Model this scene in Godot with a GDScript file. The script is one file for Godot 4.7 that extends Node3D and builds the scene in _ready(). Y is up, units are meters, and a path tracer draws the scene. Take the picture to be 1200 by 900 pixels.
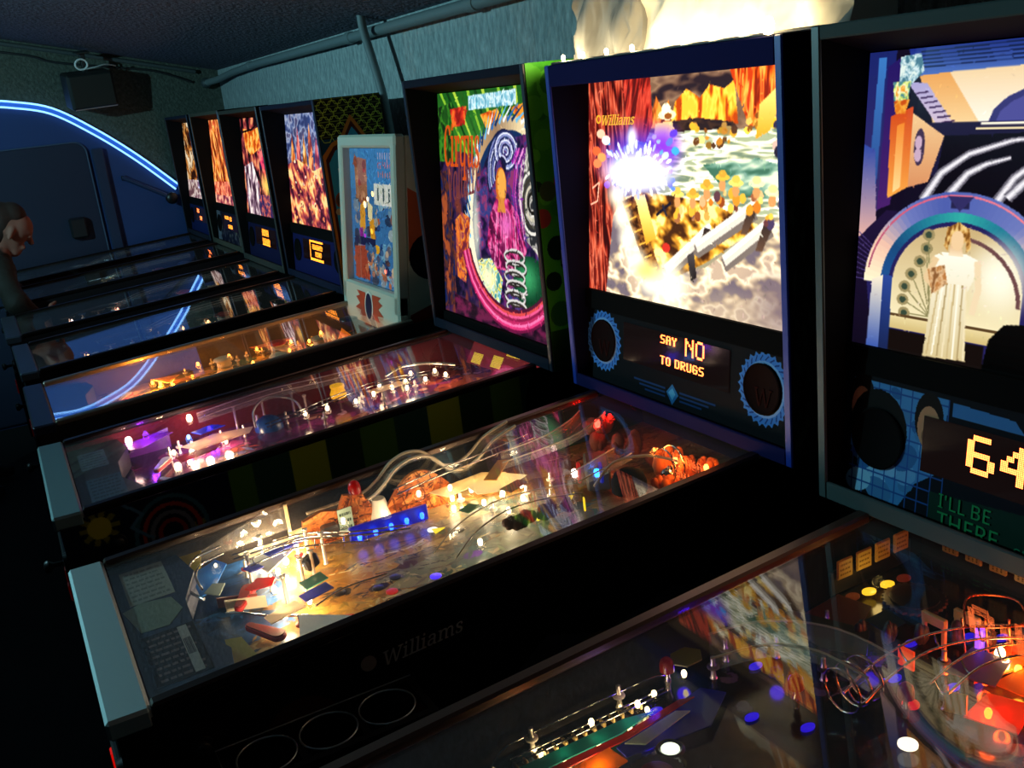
extends Node3D
# A dark arcade cellar: eight pinball machines in a row along a plastered wall.
# x runs from the players' side to the wall behind the machines, z towards the photographer, y up.

const HX := 1.1825   # front of a backbox, from the machine's front edge
const HY0 := 1.0533
const HY1 := 1.7945
const HW := 0.739
const LY := 0.991    # top of the lockdown bar
const RY := 1.0588   # top of the side rails at the backbox

var M := {}
var S := {}          # shared meshes
var names := {}
var rng := RandomNumberGenerator.new()

# ------------------------------------------------------------------ mesh building
class Mesher:
	var st := SurfaceTool.new()
	func _init() -> void:
		st.begin(Mesh.PRIMITIVE_TRIANGLES)
	func v(p: Vector3, n: Vector3, u: Vector2) -> void:
		st.set_normal(n); st.set_uv(u); st.add_vertex(p)
	func tri(a: Vector3, b: Vector3, c: Vector3, na: Vector3, nb: Vector3, nc: Vector3, ua := Vector2.ZERO, ub := Vector2.ZERO, uc := Vector2.ZERO) -> void:
		if (b - a).cross(c - a).dot(na + nb + nc) > 0.0:
			v(a, na, ua); v(c, nc, uc); v(b, nb, ub)
		else:
			v(a, na, ua); v(b, nb, ub); v(c, nc, uc)
	func quad(a: Vector3, b: Vector3, c: Vector3, d: Vector3, n: Vector3, uv := true) -> void:
		var u := [Vector2(0, 0), Vector2(1, 0), Vector2(1, 1), Vector2(0, 1)] if uv else [Vector2.ZERO, Vector2.ZERO, Vector2.ZERO, Vector2.ZERO]
		tri(a, b, c, n, n, n, u[0], u[1], u[2]); tri(a, c, d, n, n, n, u[0], u[2], u[3])
	func box(c: Vector3, s: Vector3, ch := 0.0, bs := Basis.IDENTITY) -> Mesher:
		var h := s / 2.0
		ch = minf(ch, minf(h.x, minf(h.y, h.z)) * 0.95)
		var P := func(sx: int, sy: int, sz: int, axis: int) -> Vector3:
			var q := Vector3(sx * (h.x - ch), sy * (h.y - ch), sz * (h.z - ch))
			q[axis] = [sx, sy, sz][axis] * h[axis]
			return c + bs * q
		for ax in 3:
			for s1 in [-1, 1]:
				var n := Vector3.ZERO
				n[ax] = s1
				var q := []
				for k in [[-1, -1], [1, -1], [1, 1], [-1, 1]]:
					var g := [0, 0, 0]
					g[ax] = s1; g[(ax + 1) % 3] = k[0]; g[(ax + 2) % 3] = k[1]
					q.append(P.call(g[0], g[1], g[2], ax))
				quad(q[0], q[1], q[2], q[3], bs * n)
		if ch > 0.0:
			for ax in 3:
				var b1 := (ax + 1) % 3
				var b2 := (ax + 2) % 3
				for s1 in [-1, 1]:
					for s2 in [-1, 1]:
						var g0 := [0, 0, 0]
						var g1 := [0, 0, 0]
						g0[ax] = -1; g1[ax] = 1
						g0[b1] = s1; g1[b1] = s1; g0[b2] = s2; g1[b2] = s2
						var n := Vector3.ZERO
						n[b1] = s1; n[b2] = s2
						quad(P.call(g0[0], g0[1], g0[2], b1), P.call(g1[0], g1[1], g1[2], b1), P.call(g1[0], g1[1], g1[2], b2), P.call(g0[0], g0[1], g0[2], b2), (bs * n).normalized())
			for sx in [-1, 1]:
				for sy in [-1, 1]:
					for sz in [-1, 1]:
						var n := (bs * Vector3(sx, sy, sz)).normalized()
						tri(P.call(sx, sy, sz, 0), P.call(sx, sy, sz, 1), P.call(sx, sy, sz, 2), n, n, n)
		return self
	# slab: four corners a b c d (uv 0,0 1,0 1,1 0,1) pushed back by t against n
	func slab(a: Vector3, b: Vector3, c: Vector3, d: Vector3, n: Vector3, t: float) -> Mesher:
		quad(a, b, c, d, n)
		var k := -n * t
		var q := [a, b, c, d]
		var m := (a + b + c + d) / 4.0
		quad(a + k, b + k, c + k, d + k, -n, false)
		for i in 4:
			var e: Vector3 = q[i]
			var f: Vector3 = q[(i + 1) % 4]
			var nn := (f - e).cross(n).normalized()
			if nn.dot((e + f) / 2.0 - m) < 0.0: nn = -nn
			quad(e, f, f + k, e + k, nn, false)
		return self
	func tube(pts: Array, r: float, seg := 8, closed := false, r2 := -1.0) -> Mesher:
		var n := pts.size()
		var up := Vector3(0.13, 1, 0.07).normalized()
		var rings := []
		var nrm := []
		for i in n:
			var p: Vector3 = pts[i]
			var pa: Vector3 = pts[(i - 1 + n) % n] if closed or i > 0 else p
			var pb: Vector3 = pts[(i + 1) % n] if closed or i < n - 1 else p
			var t := (pb - pa).normalized()
			if absf(t.dot(up)) > 0.98: up = Vector3(0.9, 0.1, 0.4).normalized()
			var s := t.cross(up).normalized()
			up = s.cross(t).normalized()
			var rr := r if r2 < 0.0 else lerpf(r, r2, i / float(n - 1))
			var ring := []
			var nn := []
			for k in seg:
				var a := TAU * k / seg
				var dirv := s * cos(a) + up * sin(a)
				nn.append(dirv); ring.append(p + dirv * rr)
			rings.append(ring); nrm.append(nn)
		for i in (n if closed else n - 1):
			var j := (i + 1) % n
			for k in seg:
				var l := (k + 1) % seg
				tri(rings[i][k], rings[j][k], rings[j][l], nrm[i][k], nrm[j][k], nrm[j][l])
				tri(rings[i][k], rings[j][l], rings[i][l], nrm[i][k], nrm[j][l], nrm[i][l])
		if not closed:
			for e in [0, n - 1]:
				var q: Vector3 = pts[e]
				var o: Vector3 = pts[1] if e == 0 else pts[n - 2]
				var nn := (q - o).normalized()
				for k in seg: tri(q, rings[e][k], rings[e][(k + 1) % seg], nn, nn, nn)
		return self
	# profile [[r, y], ...] turned round y
	func lathe(pr: Array, seg := 16, at := Vector3.ZERO, bs := Basis.IDENTITY, sharp := false) -> Mesher:
		for i in pr.size() - 1:
			var r0: float = pr[i][0]
			var y0: float = pr[i][1]
			var r1: float = pr[i + 1][0]
			var y1: float = pr[i + 1][1]
			var d := Vector2(r1 - r0, y1 - y0)
			if d.length() < 1e-7: continue
			var nf := Vector2(d.y, -d.x).normalized()
			var na := nf
			var nb := nf
			if not sharp:
				if i > 0:
					var e := Vector2(pr[i][0] - pr[i - 1][0], pr[i][1] - pr[i - 1][1])
					var ne := Vector2(e.y, -e.x).normalized()
					if ne.dot(nf) > 0.5: na = (ne + nf).normalized()
				if i < pr.size() - 2:
					var e := Vector2(pr[i + 2][0] - r1, pr[i + 2][1] - y1)
					var ne := Vector2(e.y, -e.x).normalized()
					if ne.dot(nf) > 0.5: nb = (ne + nf).normalized()
			for k in seg:
				var a := TAU * k / seg
				var b := TAU * (k + 1) / seg
				var ca := Vector3(cos(a), 0, sin(a))
				var cb := Vector3(cos(b), 0, sin(b))
				var p00 := at + bs * (ca * r0 + Vector3.UP * y0)
				var p01 := at + bs * (cb * r0 + Vector3.UP * y0)
				var p10 := at + bs * (ca * r1 + Vector3.UP * y1)
				var p11 := at + bs * (cb * r1 + Vector3.UP * y1)
				var n00 := bs * (ca * na.x + Vector3.UP * na.y)
				var n01 := bs * (cb * na.x + Vector3.UP * na.y)
				var n10 := bs * (ca * nb.x + Vector3.UP * nb.y)
				var n11 := bs * (cb * nb.x + Vector3.UP * nb.y)
				var ua := Vector2(0.5 + 0.5 * ca.x, 0.5 + 0.5 * ca.z)
				if r1 > 1e-6: tri(p00, p10, p11, n00, n10, n11, ua, ua, ua)
				if r0 > 1e-6: tri(p00, p11, p01, n00, n11, n01, ua, ua, ua)
		return self
	# polygon in a plane (o + x*ex + y*ey), pushed by t along ez; uv spans the polygon's box
	func prism(poly: PackedVector2Array, o: Vector3, ex: Vector3, ey: Vector3, ez: Vector3, t: float) -> Mesher:
		var lo := poly[0]
		var hi := poly[0]
		for p in poly:
			lo = lo.min(p); hi = hi.max(p)
		var idx := Geometry2D.triangulate_polygon(poly)
		var n := ez.normalized()
		for s in 2:
			var off := o + (ez * t if s else Vector3.ZERO)
			var nn := n if s else -n
			for i in range(0, idx.size(), 3):
				var a := poly[idx[i]]
				var b := poly[idx[i + 1]]
				var c := poly[idx[i + 2]]
				var U := func(p: Vector2) -> Vector2: return Vector2((p.x - lo.x) / (hi.x - lo.x), 1.0 - (p.y - lo.y) / (hi.y - lo.y))
				tri(off + ex * a.x + ey * a.y, off + ex * b.x + ey * b.y, off + ex * c.x + ey * c.y, nn, nn, nn, U.call(a), U.call(b), U.call(c))
		var cw := Geometry2D.is_polygon_clockwise(poly)
		for i in poly.size():
			var a := poly[i]
			var b := poly[(i + 1) % poly.size()]
			var e := b - a
			var k := Vector2(e.y, -e.x).normalized() * (-1.0 if cw else 1.0)
			var nn := (ex.normalized() * k.x + ey.normalized() * k.y).normalized()
			var pa := o + ex * a.x + ey * a.y
			var pb := o + ex * b.x + ey * b.y
			quad(pa, pb, pb + ez * t, pa + ez * t, nn, false)
		return self
	func ball(c: Vector3, r: float, seg := 10, sq := Vector3.ONE) -> Mesher:
		var pr := []
		var k := maxi(4, seg / 2)
		for i in k + 1:
			var a := -PI / 2 + PI * i / k
			pr.append([cos(a) * r if i > 0 and i < k else 0.0, sin(a) * r])
		return lathe(pr, seg, c, Basis.from_scale(sq))
	func done() -> ArrayMesh:
		return st.commit()

# ------------------------------------------------------------------ printed pictures
class Paint:
	var im: Image
	var w: int
	var h: int
	var r := RandomNumberGenerator.new()
	func _init(W: int, H: int, c: Color, s := 1) -> void:
		w = W; h = H
		im = Image.create(W, H, false, Image.FORMAT_RGB8)
		im.fill(c); r.seed = s
	func poly(p: Array, c: Color) -> void:
		var lo := 1e9
		var hi := -1e9
		for q in p:
			lo = minf(lo, q.y * h); hi = maxf(hi, q.y * h)
		for y in range(maxi(0, int(lo)), mini(h, int(hi) + 1)):
			var yy := y + 0.5
			var xs := []
			for i in p.size():
				var a := Vector2(p[i].x * w, p[i].y * h)
				var q: Vector2 = p[(i + 1) % p.size()]
				var b := Vector2(q.x * w, q.y * h)
				if (a.y <= yy) != (b.y <= yy): xs.append(a.x + (yy - a.y) / (b.y - a.y) * (b.x - a.x))
			xs.sort()
			for i in range(0, xs.size() - 1, 2):
				var x0 := clampi(int(round(xs[i])), 0, w)
				var x1 := clampi(int(round(xs[i + 1])), 0, w)
				if x1 > x0: im.fill_rect(Rect2i(x0, y, x1 - x0, 1), c)
	func flat(a: Array, c: Color) -> void:      # [x, y, x, y, ...]
		var p := []
		for i in range(0, a.size(), 2): p.append(Vector2(a[i], a[i + 1]))
		poly(p, c)
	func rect(x0: float, y0: float, x1: float, y1: float, c: Color) -> void:
		im.fill_rect(Rect2i(int(x0 * w), int(y0 * h), int(ceil((x1 - x0) * w)), int(ceil((y1 - y0) * h))), c)
	func ell(cx: float, cy: float, rx: float, ry: float, c: Color, rot := 0.0) -> void:
		var p := []
		for i in 20:
			var q := Vector2(cos(TAU * i / 20) * rx * w, sin(TAU * i / 20) * ry * h).rotated(rot)
			p.append(Vector2(cx + q.x / w, cy + q.y / h))
		poly(p, c)
	func line(a: Array, wd: float, c: Color, wd2 := -1.0) -> void:   # width as a share of the height
		var pts := []
		for i in range(0, a.size(), 2): pts.append(Vector2(a[i] * w, a[i + 1] * h))
		var n := pts.size()
		for i in n - 1:
			var t0 := wd if wd2 < 0 else lerpf(wd, wd2, i / float(n - 1))
			var t1 := wd if wd2 < 0 else lerpf(wd, wd2, (i + 1) / float(n - 1))
			var d: Vector2 = (pts[i + 1] - pts[i]).normalized().orthogonal()
			var q := []
			for e in [pts[i] + d * t0 * h / 2, pts[i + 1] + d * t1 * h / 2, pts[i + 1] - d * t1 * h / 2, pts[i] - d * t0 * h / 2]: q.append(Vector2(e.x / w, e.y / h))
			poly(q, c)
			if i > 0: ell(pts[i].x / w, pts[i].y / h, t0 * h / 2 / w, t0 / 2, c)
	func arc(cx: float, cy: float, rx: float, ry: float, a0: float, a1: float, wd: float, c: Color, wd2 := -1.0) -> void:
		var a := []
		var m := maxi(2, int(absf(a1 - a0) * 5.0) + 2)
		for i in m:
			var t := lerpf(a0, a1, i / (m - 1.0))
			a.append(cx + cos(t) * rx); a.append(cy + sin(t) * ry)
		line(a, wd, c, wd2)
	func soft(cx: float, cy: float, rx: float, ry: float, c: Color, k := 1.0) -> void:   # airbrush
		for y in range(maxi(0, int((cy - ry) * h)), mini(h, int((cy + ry) * h))):
			for x in range(maxi(0, int((cx - rx) * w)), mini(w, int((cx + rx) * w))):
				var q := Vector2((x / float(w) - cx) / rx, (y / float(h) - cy) / ry).length_squared()
				if q < 1.0: im.set_pixel(x, y, im.get_pixel(x, y).lerp(c, (1.0 - q) * (1.0 - q) * k))
	func dabs(n: int, x0: float, y0: float, x1: float, y1: float, cs: Array, s0: float, s1: float, asp := 2.0, rot := 0.0, jit := 0.6) -> void:
		for i in n:
			var s := r.randf_range(s0, s1)
			ell(r.randf_range(x0, x1), r.randf_range(y0, y1), s * asp * h / w, s, cs[r.randi() % cs.size()].lerp(cs[r.randi() % cs.size()], r.randf() * 0.5), rot + r.randf_range(-jit, jit))
	func painterly(n: int, s0: float, s1: float, jit: float, vary: float) -> void:   # breaks the flat shapes up into brush marks
		var src: Image = im.duplicate()
		for i in n:
			var x := r.randf()
			var y := r.randf()
			var c := src.get_pixel(clampi(int((x + r.randf_range(-jit, jit)) * w), 0, w - 1), clampi(int((y + r.randf_range(-jit, jit)) * h), 0, h - 1))
			var k := 1.0 + r.randf_range(-vary, vary)
			c = Color(clampf(c.r * k, 0, 1), clampf(c.g * (k + r.randf_range(-0.06, 0.06)), 0, 1), clampf(c.b * (k + r.randf_range(-0.06, 0.06)), 0, 1))
			var s := r.randf_range(s0, s1)
			var a := r.randf() * TAU
			var t := Vector2(cos(a) * s * r.randf_range(1.0, 2.6) * h / w, sin(a) * s * 2.0)
			var u := Vector2(-sin(a) * s * 0.5 * h / w, cos(a) * s * 0.5)
			poly([Vector2(x, y) - t, Vector2(x, y) + u, Vector2(x, y) + t, Vector2(x, y) - u], c)
	func npoly(a: Array, cols: Array, fx: float, fy: float, sd: int, rot := 0.0) -> void:     # polygon of mottled print: noise through a ramp of colours
		var n := FastNoiseLite.new()
		n.seed = sd; n.frequency = 1.0; n.fractal_octaves = 3
		var pts := PackedVector2Array()
		var lo := Vector2.ONE
		var hi := Vector2.ZERO
		for i in range(0, a.size(), 2):
			pts.append(Vector2(a[i], a[i + 1])); lo = lo.min(pts[-1]); hi = hi.max(pts[-1])
		for y in range(maxi(0, int(lo.y * h)), mini(h, int(hi.y * h) + 1)):
			for x in range(maxi(0, int(lo.x * w)), mini(w, int(hi.x * w) + 1)):
				var q := Vector2(x / float(w), y / float(h))
				if not Geometry2D.is_point_in_polygon(q, pts): continue
				var d := q.rotated(rot)
				var t := clampf(n.get_noise_2d(d.x * fx, d.y * fy) * 1.5 + 0.5, 0.0, 0.999) * (cols.size() - 1)
				im.set_pixel(x, y, cols[int(t)].lerp(cols[int(t) + 1], t - int(t)))
	func gpoly(a: Array, c0: Color, c1: Color, across := false) -> void:       # polygon of blended ink
		var pts := PackedVector2Array()
		var lo := Vector2.ONE * 9
		var hi := -Vector2.ONE * 9
		for i in range(0, a.size(), 2):
			pts.append(Vector2(a[i], a[i + 1])); lo = lo.min(pts[-1]); hi = hi.max(pts[-1])
		for y in range(maxi(0, int(lo.y * h)), mini(h, int(hi.y * h) + 1)):
			for x in range(maxi(0, int(lo.x * w)), mini(w, int(hi.x * w) + 1)):
				var q := Vector2((x + 0.5) / w, (y + 0.5) / h)
				if Geometry2D.is_point_in_polygon(q, pts): im.set_pixel(x, y, c0.lerp(c1, clampf((q.x - lo.x) / (hi.x - lo.x) if across else (q.y - lo.y) / (hi.y - lo.y), 0, 1)))
	func band(cx: float, cy: float, rx: float, ry: float, a0: float, a1: float, wd: float, cols: Array) -> void:    # ring of blended inks
		for i in 48:
			var t := i / 48.0 * (cols.size() - 1)
			arc(cx, cy, rx, ry, lerpf(a0, a1, i / 48.0), lerpf(a0, a1, (i + 1.15) / 48.0), wd, cols[int(t)].lerp(cols[int(t) + 1], t - int(t)))
	func soften(k: float) -> void:      # screen print dots run together
		im.resize(int(w / k), int(h / k), Image.INTERPOLATE_BILINEAR)
		im.resize(w, h, Image.INTERPOLATE_CUBIC)
	func tex() -> ImageTexture:
		return ImageTexture.create_from_image(im)

const FONT := {"S": [15, 16, 16, 14, 1, 1, 30], "A": [14, 17, 17, 31, 17, 17, 17], "Y": [17, 17, 10, 4, 4, 4, 4], "N": [17, 25, 21, 19, 17, 17, 17], "O": [14, 17, 17, 17, 17, 17, 14],
	"T": [31, 4, 4, 4, 4, 4, 4], "D": [30, 17, 17, 17, 17, 17, 30], "R": [30, 17, 17, 30, 20, 18, 17], "U": [17, 17, 17, 17, 17, 17, 14], "G": [14, 17, 16, 23, 17, 17, 14],
	"6": [14, 16, 16, 30, 17, 17, 14], "4": [2, 6, 10, 18, 31, 2, 2], ",": [0, 0, 0, 0, 0, 4, 8], "1": [4, 12, 4, 4, 4, 4, 14], "C": [14, 17, 16, 16, 16, 17, 14]}

class Dots:      # a dot display of 128 x 32
	var on := {}
	func text(s: String, x: int, y: int, sx := 1, sy := 1, bold := false) -> void:
		for ch in s:
			if FONT.has(ch):
				for j in 7:
					for i in 5:
						if FONT[ch][j] >> (4 - i) & 1:
							for a in sx + (1 if bold else 0):
								for b in sy: on[Vector2i(x + i * sx + a, y + j * sy + b)] = 1
			x += 6 * sx + (1 if bold else 0)
	func rect(x0: int, y0: int, x1: int, y1: int) -> void:
		for y in range(y0, y1):
			for x in range(x0, x1): on[Vector2i(x, y)] = 1
	func blur(x: int, y: int, n: int, hh: int, r: RandomNumberGenerator) -> void:   # letters too small to read
		for k in n:
			for j in hh:
				for i in 5:
					if r.randf() < 0.72: on[Vector2i(x + k * 6 + i, y + j)] = 1
	func tex(c: Color, unlit: Color) -> ImageTexture:
		var im := Image.create(640, 160, false, Image.FORMAT_RGB8)
		im.fill(unlit)
		for p in on: im.fill_rect(Rect2i(p.x * 5, p.y * 5, 4, 4), c)
		return ImageTexture.create_from_image(im)

# ------------------------------------------------------------------ materials and nodes
func hexc(s: String) -> Color: return Color(s)

func mat(c: Color, rough := 0.6, metal := 0.0) -> StandardMaterial3D:
	var k := "m%s%s%s" % [c.to_html(), rough, metal]
	if not M.has(k):
		var m := StandardMaterial3D.new()
		m.albedo_color = c; m.roughness = rough; m.metallic = metal
		M[k] = m
	return M[k]

func dull(c: Color) -> StandardMaterial3D:      # flat paint without shine
	var k := "d%s" % c.to_html()
	if not M.has(k):
		var m := StandardMaterial3D.new()
		m.albedo_color = c; m.roughness = 0.9; m.metallic_specular = 0.2
		M[k] = m
	return M[k]

func glow(c: Color, e: float, base := Color(0.05, 0.05, 0.05)) -> StandardMaterial3D:
	var k := "g%s%s%s" % [c.to_html(), e, base.to_html()]
	if not M.has(k):
		var m := StandardMaterial3D.new()
		m.albedo_color = base; m.roughness = 0.3
		m.emission_enabled = true; m.emission = c; m.emission_energy_multiplier = e
		M[k] = m
	return M[k]

func lucent(c: Color) -> StandardMaterial3D:       # thin printed plastic that lets lamp light through
	var k := "l%s" % c.to_html()
	if not M.has(k):
		var m := StandardMaterial3D.new()
		m.albedo_color = c; m.roughness = 0.3
		m.backlight_enabled = true; m.backlight = c
		M[k] = m
	return M[k]

func clear(c: Color, alpha := 0.1) -> StandardMaterial3D:
	var k := "c%s%s" % [c.to_html(), alpha]
	if not M.has(k):
		var m := StandardMaterial3D.new()
		m.transparency = BaseMaterial3D.TRANSPARENCY_ALPHA
		m.albedo_color = Color(c.r, c.g, c.b, alpha); m.roughness = 0.0
		M[k] = m
	return M[k]

func printed(t: Texture2D, rough := 0.5) -> StandardMaterial3D:
	var m := StandardMaterial3D.new()
	m.albedo_texture = t; m.roughness = rough; m.texture_repeat = false
	if rough > 0.2: m.metallic_specular = 0.25
	return m

func backlit(t: Texture2D, e: float, rough := 0.08) -> StandardMaterial3D:
	var m := StandardMaterial3D.new()
	m.albedo_color = Color(0.02, 0.02, 0.02); m.roughness = rough
	m.emission_enabled = true; m.emission = Color.BLACK; m.emission_texture = t
	m.emission_energy_multiplier = e; m.texture_repeat = false
	return m

func numbered(n: String) -> String:
	names[n] = names.get(n, -1) + 1
	return n if names[n] == 0 else "%s_%03d" % [n, names[n]]

func tag(o: Node3D, label: String, category: String, group := "", kind := "") -> Node3D:
	if label: o.set_meta("label", label)
	if category: o.set_meta("category", category)
	if group: o.set_meta("group", group)
	if kind: o.set_meta("kind", kind)
	return o

func put(parent: Node3D, called: String, mesh: Mesh, m: Material, at := Vector3.ZERO, rot := Vector3.ZERO) -> MeshInstance3D:
	var o := MeshInstance3D.new()
	o.name = called if parent != self else numbered(called)
	o.mesh = mesh; o.material_override = m
	o.position = at; o.rotation = rot
	parent.add_child(o, true)
	return o

func lamp(parent: Node3D, at: Vector3, c: Color, e: float, size := 0.004) -> void:
	var l := OmniLight3D.new()
	l.name = "lamp_light"
	l.light_color = c; l.light_energy = e; l.light_size = size
	l.omni_range = 12.0; l.omni_attenuation = 2.0; l.shadow_enabled = true
	l.position = at
	parent.add_child(l, true)

func letters(parent: Node3D, called: String, text: String, font: String, size: float, m: Material, at: Vector3, bs: Basis, italic := false) -> void:
	var tm := TextMesh.new()
	var f := SystemFont.new()
	f.font_names = [font]
	tm.font = f; tm.text = text; tm.font_size = 48; tm.pixel_size = size / 48.0; tm.depth = 0.001; tm.curve_step = 4.0
	tm.horizontal_alignment = HORIZONTAL_ALIGNMENT_LEFT
	var o := put(parent, called, tm, m, at)
	var b := bs
	if italic: b = Basis(bs.x, bs.y + bs.x * 0.3, bs.z)
	o.transform = Transform3D(b, at)

# ------------------------------------------------------------------ scene
func _ready() -> void:
	rng.seed = 7
	# camera
	var cam := Camera3D.new()
	cam.name = "camera"
	var yaw := 0.4694
	var pit := -0.2961
	var rol := -0.1127
	var f := Vector3(sin(yaw) * cos(pit), sin(pit), -cos(yaw) * cos(pit))
	var r := Vector3(cos(yaw), 0, sin(yaw))
	var u := r.cross(f)
	var r2 := r * cos(rol) + u * sin(rol)
	var u2 := u * cos(rol) - r * sin(rol)
	cam.transform = Transform3D(Basis(r2, u2, -f), Vector3(0.0143, 1.7653, 1.5989))
	cam.fov = rad_to_deg(2.0 * atan(450.0 / 1146.44))
	cam.near = 0.05
	add_child(cam)
	cam.current = true
	# environment: a closed cellar, no sky
	var we := WorldEnvironment.new()
	we.name = "environment"
	var e := Environment.new()
	e.background_mode = Environment.BG_COLOR
	e.background_color = Color.BLACK
	e.tonemap_mode = Environment.TONE_MAPPER_LINEAR
	e.tonemap_exposure = 1.0
	e.sdfgi_enabled = true; e.ssao_enabled = true; e.ssil_enabled = true
	we.environment = e
	add_child(we)
	# the teal lamp on the aisle side of the ceiling
	teal_lamp(Vector3(-1.7, 2.4, -2.3))
	shared()
	room()
	far_end()
	machine_shadow()
	machine_river()
	machine_circus()
	machine_old()
	machine_row()
	fittings()
	person()

const TEAL := Color(0.66, 0.95, 1.0)

func teal_lamp(at: Vector3) -> void:
	var o := Node3D.new()
	o.name = numbered("ceiling_lamp")
	add_child(o)
	o.position = at
	tag(o, "teal lamp hanging over the aisle, with added plates that keep its light sideways", "lamp")
	put(o, "lamp_bulb", Mesher.new().ball(Vector3.ZERO, 0.03, 16).done(), glow(TEAL, 3.0))
	put(o, "added_top_plate", Mesher.new().lathe([[0, 0.08], [0.03, 0.075], [0.15, 0.055], [0.15, 0.05], [0, 0.055]], 24).done(), mat(Color("101010")))  # unseen plate added above the bulb to keep light off the ceiling
	put(o, "added_bottom_plate", Mesher.new().lathe([[0, -0.09], [0.12, -0.09], [0.125, -0.084], [0, -0.084]], 24).done(), mat(Color("101010")))  # unseen plate added below the bulb to keep light off the floor
	for k in 3: put(o, "stay", Mesher.new().tube([Vector3(cos(TAU * k / 3 + 2.6) * 0.115, -0.086, sin(TAU * k / 3 + 2.6) * 0.115), Vector3(cos(TAU * k / 3 + 2.6) * 0.115, 0.056, sin(TAU * k / 3 + 2.6) * 0.115)], 0.002, 6).done(), mat(Color("101010")))
	put(o, "cord", Mesher.new().tube([Vector3(0, 0.07, 0), Vector3(0, 0.42, 0)], 0.004).done(), mat(Color("101010")))
	lamp(o, Vector3.ZERO, TEAL, 4.8, 0.028)

func pfy(x: float) -> float: return 0.905 + 0.034 * x
func at(x: float, z: float, hh := 0.0) -> Vector3: return Vector3(x, pfy(x) + hh, z)

func shared() -> void:
	S.bulb = Mesher.new().lathe([[0, -0.004], [0.0035, -0.003], [0.0045, 0.001], [0.005, 0.005], [0.0035, 0.009], [0, 0.0105]], 8).done()
	S.post = Mesher.new().lathe([[0, 0], [0.006, 0], [0.004, 0.004], [0.0035, 0.012], [0.0055, 0.016], [0.0055, 0.02], [0.0035, 0.024], [0.0035, 0.034], [0, 0.036]], 8).done()
	S.tallpost = Mesher.new().lathe([[0, 0], [0.005, 0], [0.0035, 0.004], [0.0035, 0.06], [0.006, 0.062], [0.006, 0.067], [0, 0.069]], 8).done()
	S.rubber = Mesher.new().lathe([[0.0055, -0.003], [0.0085, -0.002], [0.009, 0], [0.0085, 0.002], [0.0055, 0.003]], 10).done()
	S.bumper_body = Mesher.new().lathe([[0, 0], [0.037, 0], [0.037, 0.004], [0.026, 0.012], [0.024, 0.042], [0.03, 0.046]], 20).done()
	S.bumper_ring = Mesher.new().lathe([[0.028, 0.028], [0.036, 0.026], [0.036, 0.029], [0.028, 0.031]], 20).done()
	S.bumper_cap = Mesher.new().lathe([[0.03, 0.046], [0.034, 0.048], [0.033, 0.054], [0.02, 0.059], [0, 0.06]], 20).done()
	S.dome = Mesher.new().lathe([[0.013, 0], [0.013, 0.012], [0.011, 0.02], [0.006, 0.025], [0, 0.026]], 14).done()
	S.insert = Mesher.new().lathe([[0, -0.002], [0.011, -0.002], [0.011, 0.0008], [0.0095, 0.0014], [0, 0.0014]], 16).done()
	S.triangle = Mesher.new().prism(PackedVector2Array([Vector2(-0.013, -0.011), Vector2(0.013, 0), Vector2(-0.013, 0.011)]), Vector3(0, -0.002, 0), Vector3(1, 0, 0), Vector3(0, 0, 1), Vector3(0, 1, 0), 0.0034).done()
	S.target = Mesher.new().box(Vector3(0, 0.015, 0), Vector3(0.004, 0.03, 0.026), 0.0012).done()
	S.ball = Mesher.new().ball(Vector3.ZERO, 0.0135, 20).done()
	# flipper bat: pivot at the origin, tip along +x
	var bat := PackedVector2Array()
	for i in 9:
		var a := PI / 2 + PI * i / 8
		bat.append(Vector2(cos(a), sin(a)) * 0.0115)
	for i in 9:
		var a := -PI / 2 + PI * i / 8
		bat.append(Vector2(0.068, 0) + Vector2(cos(a), sin(a)) * 0.006)
	S.bat = Mesher.new().prism(bat, Vector3(0, 0.008, 0), Vector3(1, 0, 0), Vector3(0, 0, 1), Vector3(0, 1, 0), 0.012).done()
	var rub := PackedVector2Array()
	for p in bat: rub.append(p * 1.0 + (p - Vector2(clampf(p.x, 0, 0.068), 0)).normalized() * 0.0022)
	S.bat_rubber = Mesher.new().prism(rub, Vector3(0, 0.0105, 0), Vector3(1, 0, 0), Vector3(0, 0, 1), Vector3(0, 1, 0), 0.007).done()
	var leg := Mesher.new()
	leg.box(Vector3(0, 0.3, 0.018), Vector3(0.004, 0.56, 0.04), 0.001).box(Vector3(0.018, 0.3, 0), Vector3(0.04, 0.56, 0.004), 0.001)
	leg.lathe([[0, 0], [0.026, 0], [0.028, 0.006], [0.01, 0.012], [0.006, 0.014], [0.006, 0.05], [0, 0.05]], 12, Vector3(0.014, 0, 0.014))
	S.leg = leg.done()
	S.button = Mesher.new().lathe([[0, 0.012], [0.011, 0.012], [0.013, 0.009], [0.013, 0.004], [0.018, 0.004], [0.019, 0], [0, 0]], 16).done()

# ------------------------------------------------------------------ the room
func noise_tex(freq: float, s: int, normal: bool, bump := 6.0, ramp: Gradient = null) -> NoiseTexture2D:
	var n := FastNoiseLite.new()
	n.seed = s; n.frequency = freq; n.fractal_octaves = 4
	var t := NoiseTexture2D.new()
	t.width = 512; t.height = 512; t.seamless = true; t.noise = n
	t.as_normal_map = normal; t.bump_strength = bump
	if ramp: t.color_ramp = ramp
	return t

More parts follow.
